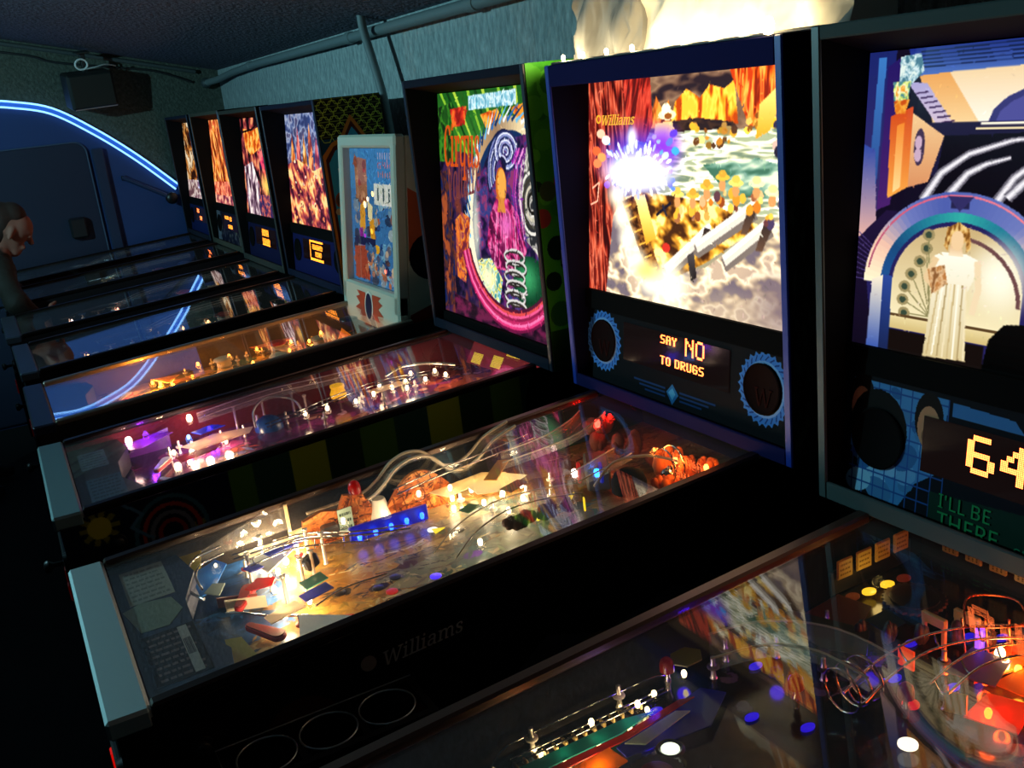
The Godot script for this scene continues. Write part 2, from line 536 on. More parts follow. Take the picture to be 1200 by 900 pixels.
func plaster(c0: Color, c1: Color, sc: Vector3, bump: float, s: int) -> StandardMaterial3D:
	var g := Gradient.new()
	g.set_color(0, c0); g.set_color(1, c1)
	var m := StandardMaterial3D.new()
	m.albedo_texture = noise_tex(0.02, s, false, 1, g)
	m.normal_enabled = true
	m.normal_texture = noise_tex(0.03, s + 1, true, bump)
	m.normal_scale = 1.0
	m.roughness = 0.85
	m.uv1_triplanar = true; m.uv1_world_triplanar = true; m.uv1_scale = sc
	return m

func structure(called: String, mesh: Mesh, m: Material, parent: Node3D = self) -> MeshInstance3D:
	var o := put(parent, called, mesh, m)
	if parent == self: o.set_meta("kind", "structure")
	return o

const WX := 1.6
const FZ := -5.3

func ceil_y(x: float) -> float: return 2.06 + (WX - x) * 0.233

func room() -> void:
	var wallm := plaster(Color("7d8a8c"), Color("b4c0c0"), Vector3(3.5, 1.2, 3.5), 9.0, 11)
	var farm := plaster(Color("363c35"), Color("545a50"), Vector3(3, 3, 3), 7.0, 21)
	var ceilm := plaster(Color("34343f"), Color("6a6a80"), Vector3(2.4, 2.4, 2.4), 14.0, 31)
	structure("floor", Mesher.new().box(Vector3(-0.3, -0.05, -1.3), Vector3(4.2, 0.1, 8.4)).done(), mat(Color("060505"), 0.9))
	structure("wall_right", Mesher.new().box(Vector3(WX + 0.06, 1.1, -1.3), Vector3(0.12, 2.4, 8.4)).done(), wallm)
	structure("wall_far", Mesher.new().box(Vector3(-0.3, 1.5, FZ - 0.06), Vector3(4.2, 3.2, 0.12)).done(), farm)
	structure("wall_left", Mesher.new().box(Vector3(-2.36, 1.5, -1.3), Vector3(0.12, 3.2, 8.4)).done(), mat(Color("24262a"), 0.9))
	structure("wall_near", Mesher.new().box(Vector3(-0.3, 1.5, 2.86), Vector3(4.2, 3.2, 0.12)).done(), mat(Color("2a2826"), 0.9))
	var c := Mesher.new()
	c.slab(Vector3(WX + 0.1, ceil_y(WX + 0.1), 2.9), Vector3(-2.4, ceil_y(-2.4), 2.9), Vector3(-2.4, ceil_y(-2.4), FZ - 0.1), Vector3(WX + 0.1, ceil_y(WX + 0.1), FZ - 0.1), Vector3(-0.227, -0.974, 0), 0.1)
	structure("ceiling", c.done(), ceilm)

func curve(pts: Array, n := 8) -> Array:      # Catmull-Rom through the points
	var out := []
	for i in pts.size() - 1:
		var p0: Vector3 = pts[maxi(i - 1, 0)]
		var p3: Vector3 = pts[mini(i + 2, pts.size() - 1)]
		for k in n: out.append(pts[i].cubic_interpolate(pts[i + 1], p0, p3, k / float(n)))
	out.append(pts[-1])
	return out

func far_end() -> void:
	# the blue arched board with its double neon line
	var half := [Vector3(0.2, 2.0, 0), Vector3(0.33, 1.985, 0), Vector3(0.545, 1.925, 0), Vector3(0.765, 1.775, 0), Vector3(0.985, 1.585, 0), Vector3(1.2, 1.365, 0)]
	var rim := []
	for i in range(half.size() - 1, 0, -1): rim.append(Vector3(0.4 - half[i].x, half[i].y, 0))
	for p in half: rim.append(p)
	rim = curve(rim, 6)
	var o := Node3D.new()
	o.name = numbered("neon_arch")
	add_child(o)
	tag(o, "deep blue arched board on the end wall edged with two glowing pale blue neon lines", "neon sign")
	var poly := PackedVector2Array()
	for p in rim: poly.append(Vector2(p.x, p.y))
	poly.append(Vector2(1.215, 1.04)); poly.append(Vector2(1.215, 0.0)); poly.append(Vector2(-0.815, 0.0)); poly.append(Vector2(-0.815, 1.04))
	put(o, "board", Mesher.new().prism(poly, Vector3(0, 0, FZ + 0.001), Vector3(1, 0, 0), Vector3(0, 1, 0), Vector3(0, 0, 1), 0.029).done(), mat(Color("203a72"), 0.75))
	var outer := []
	var inner := []
	var mid := []
	for i in rim.size():
		var a: Vector3 = rim[maxi(i - 1, 0)]
		var b: Vector3 = rim[mini(i + 1, rim.size() - 1)]
		var n := Vector3(-(b - a).y, (b - a).x, 0).normalized()
		outer.append(rim[i] + n * 0.002 + Vector3(0, 0, FZ + 0.045))
		mid.append(rim[i] - n * 0.016 + Vector3(0, 0, FZ + 0.03))
		inner.append(rim[i] - n * 0.034 + Vector3(0, 0, FZ + 0.045))
	var ch := Mesher.new()
	for i in rim.size() - 1:
		var w0: Vector3 = (outer[i] - inner[i]) * 0.55
		var w1: Vector3 = (outer[i + 1] - inner[i + 1]) * 0.55
		var k := Vector3(0, 0, 0.006)
		ch.slab(mid[i] - w0 + k, mid[i + 1] - w1 + k, mid[i + 1] + w1 + k, mid[i] + w0 + k, Vector3(0, 0, 1), 0.006)
	put(o, "neon_channel", ch.done(), mat(Color("3f78d8"), 0.5))
	put(o, "neon_tube", Mesher.new().tube(outer, 0.0055, 8).done(), glow(Color(0.5, 0.74, 1.0), 2.4))
	put(o, "neon_tube", Mesher.new().tube(inner, 0.0055, 8).done(), glow(Color(0.5, 0.74, 1.0), 2.4))
	var al := AreaLight3D.new()
	al.name = "neon_light"
	al.area_size = Vector2(1.4, 0.5); al.light_color = Color(0.3, 0.55, 1.0); al.light_energy = 0.05
	al.position = Vector3(0.3, 1.75, FZ + 0.08); al.rotation.y = PI; al.shadow_enabled = true
	o.add_child(al)
	# a flush door in the board with a rounded corner, its post, its latch box and a rail
	var d := Node3D.new()
	d.name = "door_1"
	add_child(d)
	d.set_meta("kind", "structure")
	var dp := PackedVector2Array([Vector2(-0.55, 0.02), Vector2(0.685, 0.02), Vector2(0.685, 1.64)])
	for i in 7:
		var a := PI / 2 * i / 6
		dp.append(Vector2(0.615 + 0.07 * cos(a), 1.64 + 0.07 * sin(a)))
	dp.append(Vector2(-0.48, 1.71)); dp.append(Vector2(-0.55, 1.64))
	put(d, "leaf", Mesher.new().prism(dp, Vector3(0, 0, FZ + 0.031), Vector3(1, 0, 0), Vector3(0, 1, 0), Vector3(0, 0, 1), 0.012).done(), mat(Color("121c38"), 0.7))
	var edge := []
	for p in dp: edge.append(Vector3(p.x, p.y, FZ + 0.045))
	put(d, "edge_strip", Mesher.new().tube(edge, 0.006, 6, true).done(), mat(Color("3c4c66"), 0.5))
	put(d, "post", Mesher.new().box(Vector3(0.745, 0.83, FZ + 0.05), Vector3(0.07, 1.66, 0.04), 0.008).done(), mat(Color("182848"), 0.7))
	put(d, "latch_box", Mesher.new().box(Vector3(0.535, 1.19, FZ + 0.075), Vector3(0.1, 0.13, 0.06), 0.012).done(), mat(Color("0d0f14"), 0.5))
	var bar := Node3D.new()
	bar.name = numbered("rail_bar")
	add_child(bar)
	tag(bar, "dark blue rail ending in a round black knob, slanting across the blue arched board", "rail")
	put(bar, "rod", Mesher.new().tube([Vector3(0.86, 1.462, FZ + 0.06), Vector3(1.12, 1.3, FZ + 0.1)], 0.014, 10).done(), mat(Color("1a2c52"), 0.5))
	put(bar, "knob", Mesher.new().lathe([[0, 0], [0.036, 0], [0.04, 0.01], [0.034, 0.026], [0.012, 0.032], [0, 0.032]], 18, Vector3(1.13, 1.293, FZ + 0.09), Basis(Vector3.RIGHT, PI / 2)).done(), mat(Color("08090c"), 0.4))
	put(bar, "bracket", Mesher.new().box(Vector3(0.87, 1.456, FZ + 0.047), Vector3(0.03, 0.03, 0.03), 0.004).done(), mat(Color("101828")))
	put(bar, "bracket", Mesher.new().box(Vector3(1.13, 1.293, FZ + 0.061), Vector3(0.03, 0.03, 0.058), 0.004).done(), mat(Color("101828")))

func fittings() -> void:
	var grey := mat(Color("6c787a"), 0.55)
	var o := Node3D.new()
	o.name = numbered("ceiling_pipe")
	add_child(o)
	tag(o, "grey painted conduit running along the top of the side wall under the ceiling", "pipe")
	put(o, "conduit", Mesher.new().tube([Vector3(1.56, 2.025, 1.6), Vector3(1.56, 2.025, -4.2), Vector3(1.56, 2.015, -4.75), Vector3(1.545, 1.995, -5.08), Vector3(1.5, 1.985, -5.26)], 0.021, 14).done(), grey)
	for z in [-1.42, -2.6, -4.3]:
		put(o, "coupling", Mesher.new().lathe([[0.0215, -0.03], [0.025, -0.028], [0.025, 0.028], [0.0215, 0.03]], 14, Vector3(1.56, 2.025, z), Basis(Vector3.RIGHT, PI / 2)).done(), grey)
	put(o, "elbow", Mesher.new().ball(Vector3(1.5, 1.985, -5.255), 0.034, 14).done(), mat(Color("3a4244"), 0.5))
	var v := Node3D.new()
	v.name = numbered("drop_pipe")
	add_child(v)
	tag(v, "bent grey pipe dropping down the wall behind the patterned backbox", "pipe")
	put(v, "conduit", Mesher.new().tube(curve([Vector3(1.5, 2.11, -2.28), Vector3(1.5, 2.03, -2.275), Vector3(1.5, 1.9, -2.215), Vector3(1.5, 1.72, -2.15), Vector3(1.5, 1.3, -2.1)], 5), 0.017, 12).done(), grey)
	# cables along the top of the end wall
	var run := [Vector3(-1.0, 2.5, FZ + 0.012), Vector3(0.34, 2.275, FZ + 0.012), Vector3(0.61, 2.195, FZ + 0.012), Vector3(0.95, 2.135, FZ + 0.012), Vector3(1.2, 2.09, FZ + 0.012), Vector3(1.42, 2.0, FZ + 0.012)]
	tag(put(self, "cable", Mesher.new().tube(curve(run, 4), 0.008, 6).done(), mat(Color("15181a"))), "black cable sagging along the top of the end wall behind the speaker", "cable")
	var run2 := [Vector3(-1.0, 2.63, FZ + 0.03), Vector3(0.34, 2.324, FZ + 0.03), Vector3(0.9, 2.194, FZ + 0.03), Vector3(1.45, 2.062, FZ + 0.03)]
	tag(put(self, "conduit", Mesher.new().tube(curve(run2, 4), 0.013, 10).done(), mat(Color("3c4344"), 0.7)), "thick grey conduit fixed where the end wall meets the ceiling", "pipe")
	# loudspeaker hanging before the end wall
	var s := Node3D.new()
	s.name = numbered("loudspeaker")
	add_child(s)
	s.position = Vector3(0.765, 2.01, -5.1)
	s.rotation = Vector3(0.16, 0.12, 0.04)
	tag(s, "black loudspeaker hanging from the ceiling above the blue neon arch", "speaker")
	put(s, "cabinet", Mesher.new().box(Vector3.ZERO, Vector3(0.27, 0.21, 0.17), 0.012).done(), mat(Color("101212"), 0.6))
	put(s, "grille", Mesher.new().box(Vector3(0, 0, 0.088), Vector3(0.245, 0.185, 0.008), 0.004).done(), mat(Color("181c1a"), 0.8))
	put(s, "bottom_strip", Mesher.new().box(Vector3(0, -0.1, 0.09), Vector3(0.25, 0.006, 0.006), 0.002).done(), mat(Color("aab0b0"), 0.35, 0.6))
	put(s, "bracket", Mesher.new().box(Vector3(0, 0.16, 0), Vector3(0.03, 0.12, 0.03), 0.004).box(Vector3(0, 0.215, 0), Vector3(0.08, 0.012, 0.08), 0.003).done(), mat(Color("303638"), 0.5, 0.5))
	var coil := []
	for i in 20: coil.append(Vector3(-0.02 + 0.035 * cos(TAU * i / 20), 0.15 + 0.03 * sin(TAU * i / 20), 0.03))
	put(s, "cable_loop", Mesher.new().tube(coil, 0.006, 6, true).done(), mat(Color("d8dcdc"), 0.5))
	put(s, "cable", Mesher.new().tube(curve([Vector3(-0.01, 0.12, 0.03), Vector3(0.06, 0.125, 0.02), Vector3(0.13, 0.13, -0.01), Vector3(0.2, 0.11, -0.06)]), 0.0045, 6).done(), mat(Color("c8cccc"), 0.5))
	# drink holder in the gap beside the canyon machine
	var t := Node3D.new()
	t.name = numbered("drink_holder")
	add_child(t)
	t.position = Vector3(0.13, 0.885, 0.289)
	tag(t, "black drink tray with three bright rimmed cup holes hung on a cabinet side", "drink holder")
	var tray := Mesher.new()
	tray.box(Vector3(0.155, 0, 0.006), Vector3(0.31, 0.006, 0.012)).box(Vector3(0.155, 0, 0.104), Vector3(0.31, 0.006, 0.012))
	for k in 4: tray.box(Vector3([0.006, 0.1085, 0.2015, 0.304][k], 0, 0.055), Vector3(0.012, 0.006, 0.09))
	tray.box(Vector3(0.155, -0.05, 0.0015), Vector3(0.31, 0.1, 0.003))
	put(t, "tray", tray.done(), mat(Color("050505"), 0.4))
	put(t, "edge", Mesher.new().tube([Vector3(0, 0.003, 0.11), Vector3(0, 0.003, 0), Vector3(0.31, 0.003, 0)], 0.0014, 6).done(), mat(Color("8a9090"), 0.35, 0.7))
	for k in 3:
		var ring := []
		for i in 32: ring.append(Vector3(0.062 + 0.093 * k + 0.043 * cos(TAU * i / 32), 0.003, 0.055 + 0.043 * sin(TAU * i / 32)))
		put(t, "cup_rim", Mesher.new().tube(ring, 0.0016, 6, true).done(), mat(Color("c0c8ca"), 0.3, 0.8))

# ------------------------------------------------------------------ a pinball machine
func hp(z: float, y: float, off := 0.0) -> Vector3:     # a point on the slanting insert of a backbox
	return Vector3(HX + 0.032 + 0.0965 * (y - 1.06) - off, y, z)
const HN := Vector3(-0.99537, 0.09605, 0)

func insert_slab(z0: float, z1: float, y0: float, y1: float, off: float, t := 0.006) -> ArrayMesh:
	return Mesher.new().slab(hp(z0, y1, off), hp(z1, y1, off), hp(z1, y0, off), hp(z0, y0, off), HN, t).done()

func machine(c: Dictionary) -> Dictionary:
	var o := Node3D.new()
	o.name = numbered("pinball_machine")
	add_child(o)
	o.position = Vector3(c.get("x", 0.0), c.get("y", 0.0), c.z)
	o.rotation.y = -c.get("a", 0.0)
	tag(o, c.label, "pinball machine", "pinball machines standing in a row")
	var cw: float = c.get("cw", 0.57)
	var h := cw / 2.0
	var cabm := mat(c.get("cab", Color("0b0b10")), 0.45)
	# cabinet: two sides, front, back, floor
	var side := PackedVector2Array([Vector2(0.01, 0.42), Vector2(1.38, 0.42), Vector2(1.38, 1.05), Vector2(1.17, 1.041), Vector2(0.01, 0.972)])
	var inm := dull(c.get("inner", Color("14100e")))
	for s in [-1, 1]:
		var sm := cabm
		if s == 1 and c.has("side_tex"): sm = c.side_tex
		put(o, "side_panel", Mesher.new().prism(side, Vector3(0, 0, s * h - (0.004 if s > 0 else 0.0)), Vector3(1, 0, 0), Vector3(0, 1, 0), Vector3(0, 0, 1), 0.004).done(), sm)
		put(o, "inner_wall", Mesher.new().prism(side, Vector3(0, 0, (h - 0.018) if s > 0 else (-h + 0.004)), Vector3(1, 0, 0), Vector3(0, 1, 0), Vector3(0, 0, 1), 0.014).done(), inm)
		var rail := Mesher.new()
		var ang := atan2(RY - LY, HX)
		var rl := 1.12
		rail.box(Vector3(0.062 + rl / 2, LY - 0.009 + (RY - LY) * (0.062 + rl / 2) / HX, s * (h - 0.011)), Vector3(rl, 0.018, 0.024), 0.004, Basis(Vector3(0, 0, 1), ang))
		put(o, "side_rail", rail.done(), c.get("railm", mat(Color("3c3734"), 0.32, 0.85)))
		put(o, "flipper_button", S.button, mat(c.get("btn", Color("0a0a0a")), 0.5), Vector3(0.115, 0.9, s * h), Vector3(s * PI / 2, 0, 0))
	var body := Mesher.new()
	body.box(Vector3(0.018, 0.69, 0), Vector3(0.016, 0.54, cw - 0.037)).box(Vector3(1.372, 0.735, 0), Vector3(0.016, 0.63, cw - 0.037)).box(Vector3(0.69, 0.43, 0), Vector3(1.33, 0.016, cw - 0.037))
	put(o, "cabinet_body", body.done(), cabm)
	put(o, "lockdown_bar", Mesher.new().box(Vector3(0.031, LY - 0.016, 0), Vector3(0.062, 0.032, cw + 0.004), 0.005).done(), c.get("lockm", mat(Color("a8b0b0"), 0.42, 0.75)))
	for k in 4:
		var sx := -1 if k < 2 else 1
		var sz := -1 if k % 2 else 1
		put(o, "leg", S.leg, mat(Color("8a8c8c"), 0.35, 0.9), Vector3(0.012 if sx < 0 else 1.375, 0, sz * (h - 0.003)), Vector3(0, (PI / 2 if sz > 0 else 0.0) if sx < 0 else (PI if sz > 0 else -PI / 2), 0))
	var door := put(o, "coin_door", Mesher.new().box(Vector3(0.004, 0.66, 0), Vector3(0.012, 0.3, 0.26), 0.004).done(), mat(Color("1a1a1c"), 0.4, 0.6))
	for z in [-0.05, 0.05]:
		put(door, "coin_lamp", Mesher.new().box(Vector3(-0.004, 0.72, z), Vector3(0.006, 0.04, 0.026), 0.002).done(), glow(Color(1, 0.06, 0.02), 0.5 if c.has("red") else 0.02, Color("300604")))
	put(o, "start_lamp", S.button, glow(Color(1, 0.08, 0.03), c.get("red", 0.0), Color("400806")), Vector3(0.012, 0.915, c.get("redz", -0.19)), Vector3(0, 0, PI / 2))
	put(o, "plunger", Mesher.new().lathe([[0, 0.05], [0.012, 0.048], [0.015, 0.04], [0.006, 0.03], [0.005, 0.01], [0.02, 0.009], [0.022, 0], [0, 0]], 12, Vector3(0.01, 0.86, 0.21), Basis(Vector3(0, 0, 1), PI / 2)).done(), mat(Color("202022"), 0.4, 0.6))
	# glass
	var g := Mesher.new()
	var ga := Vector3(0.064, LY - 0.008 + (RY - LY) * 0.064 / HX, 0)
	var gb := Vector3(1.19, LY - 0.008 + (RY - LY) * 1.19 / HX, 0)
	var gz := Vector3(0, 0, h - 0.024)
	g.slab(ga - gz, ga + gz, gb + gz, gb - gz, Vector3(-0.0573, 0.9984, 0).normalized(), 0.004)
	put(o, "glass_pane", g.done(), clear(Color(0.95, 1.0, 0.98), 0.012))
	# playfield
	var pw := h - 0.022
	var pf := put(o, "playfield", Mesher.new().slab(at(0.05, -pw), at(1.3, -pw), at(1.3, pw), at(0.05, pw), Vector3(-0.034, 1, 0).normalized(), 0.012).done(), c.get("pfm", mat(Color("3a2c20"), 0.3)))
	put(pf, "rear_wall", Mesher.new().box(Vector3(1.306, 0.99, 0), Vector3(0.012, 0.12, pw * 2), 0.0).done(), inm)
	var out := {"o": o, "pf": pf}
	if c.get("old", false): return out
	# backbox
	var hw := HW / 2
	var dp := 0.265
	var bm := dull(c.get("box", Color("0c0c12")))
	var b := Mesher.new()
	var tk := 0.016
	for s in [-1, 1]: b.box(Vector3(HX + dp / 2, (HY0 + HY1) / 2, s * (hw - tk / 2)), Vector3(dp, HY1 - HY0, tk), 0.001)
	b.box(Vector3(HX + dp / 2, HY1 - tk / 2, 0), Vector3(dp, tk, HW - 2 * tk)).box(Vector3(HX + dp / 2, HY0 + tk / 2, 0), Vector3(dp, tk, HW - 2 * tk)).box(Vector3(HX + dp - tk / 2, (HY0 + HY1) / 2, 0), Vector3(tk, HY1 - HY0 - 2 * tk, HW - 2 * tk))
	out.box = put(o, "backbox", b.done(), bm)
	if c.has("box_side"):
		put(o, "box_side_art", Mesher.new().slab(Vector3(HX + 0.002, HY1, hw + 0.0025), Vector3(HX + dp, HY1, hw + 0.0025), Vector3(HX + dp, HY0, hw + 0.0025), Vector3(HX + 0.002, HY0, hw + 0.0025), Vector3(0, 0, 1), 0.002).done(), c.box_side)
	for s in [-1, 1]: put(o, "edge_moulding", Mesher.new().box(Vector3(HX - 0.001, (HY0 + HY1) / 2, s * (hw - tk / 2)), Vector3(0.006, HY1 - HY0, tk + 0.001), 0.002).done(), mat(c.get("mould", Color("1c1e26")), 0.4))
	var fa: float = c.get("fascia", 0.018)
	var fc := Mesher.new().box(Vector3(HX, HY1 - fa / 2, 0), Vector3(0.008, fa, HW - 2 * tk), 0.002)
	put(o, "top_fascia", fc.done(), dull(c.get("fascia_c", c.get("mould", Color("1c1e26")))))
	put(o, "bottom_fascia", Mesher.new().box(Vector3(HX, HY0 + 0.015, 0), Vector3(0.008, 0.03, HW - 2 * tk), 0.002).done(), dull(c.get("fascia_c", c.get("mould", Color("1c1e26")))))
	var iz := hw - tk - 0.002
	var gy0: float = c.get("gy0", 1.283)
	var art := put(o, "backlit_glass", insert_slab(-iz, iz, gy0, 1.748, 0.0), c.art)
	out.art = art
	var al := AreaLight3D.new()
	al.name = "backlit_light"
	al.area_size = Vector2(iz * 1.9, 0.42); al.light_color = c.get("tint", Color(1.0, 0.8, 0.6)); al.light_energy = c.get("area", 0.006)
	al.shadow_enabled = true
	al.transform = Transform3D(Basis(Vector3(0, 1, 0), PI / 2), hp(0, (gy0 + 1.748) / 2, 0.02))
	art.add_child(al)
	put(o, "top_baffle", Mesher.new().slab(Vector3(HX + 0.006, HY1 - fa, -iz), Vector3(HX + 0.006, HY1 - fa, iz), hp(iz, 1.75), hp(-iz, 1.75), Vector3(0, -1, 0), 0.002).done(), dull(c.get("baffle", Color("1c1414"))))
	put(o, "trim_bar", insert_slab(-iz, iz, gy0 - 0.042, gy0 + 0.002, 0.012, 0.02), dull(Color("0b0909")))
	if c.has("panel"):
		var sp := put(o, "speaker_panel", insert_slab(-iz, iz, 1.062, gy0 - 0.042, 0.004), c.panel)
		out.panel = sp
		for z in [-0.284, 0.252]:
			var bs := Basis(Vector3(0, 1, 0).cross(HN).normalized(), HN, Vector3.ZERO)
			bs = Basis(HN.cross(Vector3(0, 0, 1)), HN, Vector3(0, 0, 1))
			put(sp, "speaker_grille", Mesher.new().lathe([[0.048, 0], [0.05, 0.003], [0.047, 0.004], [0.044, 0.001], [0, 0.001]], 28, hp(z, 1.168, 0.0045), bs).done(), dull(c.get("cone", Color("0a0808"))))
		var dz: Array = c.get("dmd_z", [-0.2, 0.16])
		put(sp, "dot_display", insert_slab(dz[0], dz[1], 1.14, 1.226, 0.0065, 0.004), c.dmd)
	return out

# ------------------------------------------------------------------ playfield pieces (all sub-parts of the playfield)
func bulb(pf: Node3D, p: Vector3, c: Color, e: float, shine := 14.0, big := 1.0) -> void:
	var o := put(pf, "lamp_bulb", S.bulb, glow(c, shine), p)
	if big != 1.0: o.scale = Vector3.ONE * big
	if e > 0.0: lamp(pf, p + Vector3(0, 0.004 * big, 0), c, e, 0.004)

func post(pf: Node3D, x: float, z: float, c := Color("c8c0b0"), rub := Color("e8e4dc"), tall := false) -> void:
	put(pf, "post", S.tallpost if tall else S.post, mat(c, 0.25, 0.6), at(x, z))
	if not tall: put(pf, "rubber_ring", S.rubber, mat(rub, 0.6), at(x, z, 0.018))

func bumper(pf: Node3D, x: float, z: float, cap: Color, lit := 0.0, sc := 1.0) -> void:
	var p := at(x, z)
	for q in [["bumper_body", S.bumper_body, mat(Color("d8d0c0"), 0.4)], ["bumper_ring", S.bumper_ring, mat(Color("c0c4c8"), 0.2, 1.0)], ["bumper_cap", S.bumper_cap, glow(cap, lit, cap) if lit > 0 else mat(cap, 0.35)]]:
		var o := put(pf, q[0] if not (lit > 0 and q[0] == "bumper_cap") else "bumper_cap_light", q[1], q[2], p)
		o.scale = Vector3.ONE * sc

func plastic(pf: Node3D, pts: Array, hh: float, m: Material, t := 0.002, called := "plastic_panel") -> void:   # flat printed plastic over the field
	var poly := PackedVector2Array()
	for i in range(0, pts.size(), 2): poly.append(Vector2(pts[i], pts[i + 1]))
	put(pf, called, Mesher.new().prism(poly, Vector3(0, 0.905 + hh, 0), Vector3(1, 0.034, 0), Vector3(0, 0, 1), Vector3(0, 1, 0), t).done(), m)

func standing(pf: Node3D, pts: Array, z: float, m: Material, t := 0.003, called := "scenery_panel", turn := 0.0) -> void:   # upright cut-out: x, height pairs
	var poly := PackedVector2Array()
	for i in range(0, pts.size(), 2): poly.append(Vector2(pts[i] - pts[0], pts[i + 1]))
	put(pf, called, Mesher.new().prism(poly, at(pts[0], z), Vector3(cos(turn), 0.034, sin(turn)), Vector3(0, 1, 0), Vector3(0, 0, 1), t).done(), m)

func wire(pf: Node3D, pts: Array, rad := 0.0018, m: Material = null) -> void:      # [x, z, h, ...]
	var a := []
	for i in range(0, pts.size(), 3): a.append(at(pts[i], pts[i + 1], pts[i + 2]))
	put(pf, "wire_rail", Mesher.new().tube(curve(a, 6), rad, 6).done(), m if m else mat(Color("d0d0d0"), 0.15, 1.0))

func habitrail(pf: Node3D, pts: Array, gap := 0.03) -> void:    # two parallel wires with cross loops
	var c := []
	for i in range(0, pts.size(), 3): c.append(at(pts[i], pts[i + 1], pts[i + 2]))
	c = curve(c, 6)
	var l := []
	var r := []
	for i in c.size():
		var d: Vector3 = (c[mini(i + 1, c.size() - 1)] - c[maxi(i - 1, 0)]).normalized()
		var s := d.cross(Vector3.UP).normalized() * gap / 2
		l.append(c[i] + s); r.append(c[i] - s)
	var m := Mesher.new()
	m.tube(l, 0.0018, 6).tube(r, 0.0018, 6)
	for i in range(1, c.size() - 1, 4):
		m.tube([l[i], (l[i] + c[i]) / 2 - Vector3(0, 0.009, 0), c[i] - Vector3(0, 0.013, 0), (r[i] + c[i]) / 2 - Vector3(0, 0.009, 0), r[i]], 0.0014, 5)
	put(pf, "wire_ramp", m.done(), mat(Color("d4d4d4"), 0.15, 1.0))

func ramp(pf: Node3D, pts: Array, wd: float, m: Material, edge: Material, wall := 0.018, er := 0.0016) -> void:   # clear moulded trough, centre line x z h
	var c := []
	for i in range(0, pts.size(), 3): c.append(at(pts[i], pts[i + 1], pts[i + 2]))
	c = curve(c, 5)
	var l := []
	var r := []
	for i in c.size():
		var d: Vector3 = (c[mini(i + 1, c.size() - 1)] - c[maxi(i - 1, 0)]).normalized()
		var s := Vector3(d.z, 0, -d.x).normalized() * wd / 2
		l.append(c[i] + s); r.append(c[i] - s)
	var q := Mesher.new()
	var u := Vector3(0, wall, 0)
	for i in c.size() - 1:
		var n: Vector3 = (l[i + 1] - l[i]).cross(r[i] - l[i]).normalized()
		q.quad(l[i], l[i + 1], r[i + 1], r[i], n if n.y > 0 else -n)
		for e in [l, r]:
			var k: Vector3 = (e[i] - c[i]).normalized()
			q.quad(e[i], e[i + 1], e[i + 1] + u, e[i] + u, k)
	var o := put(pf, "clear_ramp", q.done(), m)
	for e in [l, r]:
		var a := []
		for p in e: a.append(p + u)
		put(pf, "ramp_edge_glint", Mesher.new().tube(a, er, 6).done(), edge)  # pale tube paints the bright line of light along clear plastic

func flippers(pf: Node3D, x: float, bat: Color, rub: Color) -> void:
	for s in [-1, 1]:
		var p := at(x, s * 0.1)
		var rt := Vector3(0, (PI / 2 + 0.5) if s > 0 else (-PI / 2 - 0.5), 0)
		put(pf, "flipper_bat", S.bat, mat(bat, 0.3), p, rt)
		put(pf, "flipper_rubber", S.bat_rubber, mat(rub, 0.6), p, rt)

func apron(pf: Node3D, m: Material, cards: Array, wd := 0.258) -> void:
	plastic(pf, [0.064, -wd, 0.19, -wd, 0.205, -0.16, 0.17, -0.06, 0.165, 0.06, 0.2, 0.16, 0.185, wd, 0.064, wd], 0.055, m, 0.003, "apron")
	plastic(pf, [0.185, -wd, 0.19, -wd, 0.205, -0.16, 0.17, -0.06, 0.165, -0.06, 0.2, -0.16], 0.005, m, 0.05, "apron_front")
	plastic(pf, [0.16, -0.06, 0.166, -0.06, 0.161, 0.06, 0.155, 0.06], 0.005, m, 0.05, "apron_front")
	for c in cards: plastic(pf, [c[0], c[1], c[2], c[1], c[2], c[3], c[0], c[3]], 0.0582, c[4], 0.0008, "instruction_card")

func lump(pf: Node3D, p: Vector3, s: Vector3, m: Material, k: int) -> void:      # a knobbly rock
	var key := "rock%d" % k
	if not S.has(key):
		var rr := RandomNumberGenerator.new()
		rr.seed = 50 + k
		var q := Mesher.new()
		for i in 5: q.ball(Vector3(rr.randf_range(-0.5, 0.5), rr.randf_range(0.0, 0.6), rr.randf_range(-0.25, 0.25)), rr.randf_range(0.35, 0.6), 8, Vector3(1, rr.randf_range(0.7, 1.2), 1))
		S[key] = q.done()
	put(pf, "rock", S[key], m, p).scale = s

func dress(pf: Node3D, s: int, x0: float, x1: float, z0: float, z1: float, n: int, cs: Array, lights: Array, e: float) -> void:    # posts, small plastics and bulbs of a field seen small
	var rr := RandomNumberGenerator.new()
	rr.seed = s
	for i in n:
		var x := lerpf(x0, x1, (i + rr.randf()) / n)
		var z := rr.randf_range(z0, z1)
		post(pf, x, z)
		var w := rr.randf_range(0.02, 0.045)
		var l := rr.randf_range(0.03, 0.07)
		if i % 2 == 0:
			plastic(pf, [x - l / 2, z - w / 2, x + l / 2, z - w * 0.3, x + l * 0.4, z + w / 2, x - l * 0.4, z + w * 0.4], 0.036, mat(cs[rr.randi() % cs.size()], 0.3))
		if i % 3 == 0:
			bulb(pf, at(x + 0.012, z + 0.012, 0.02), lights[rr.randi() % lights.size()], e if i % 6 == 0 else 0.0, 5.0)

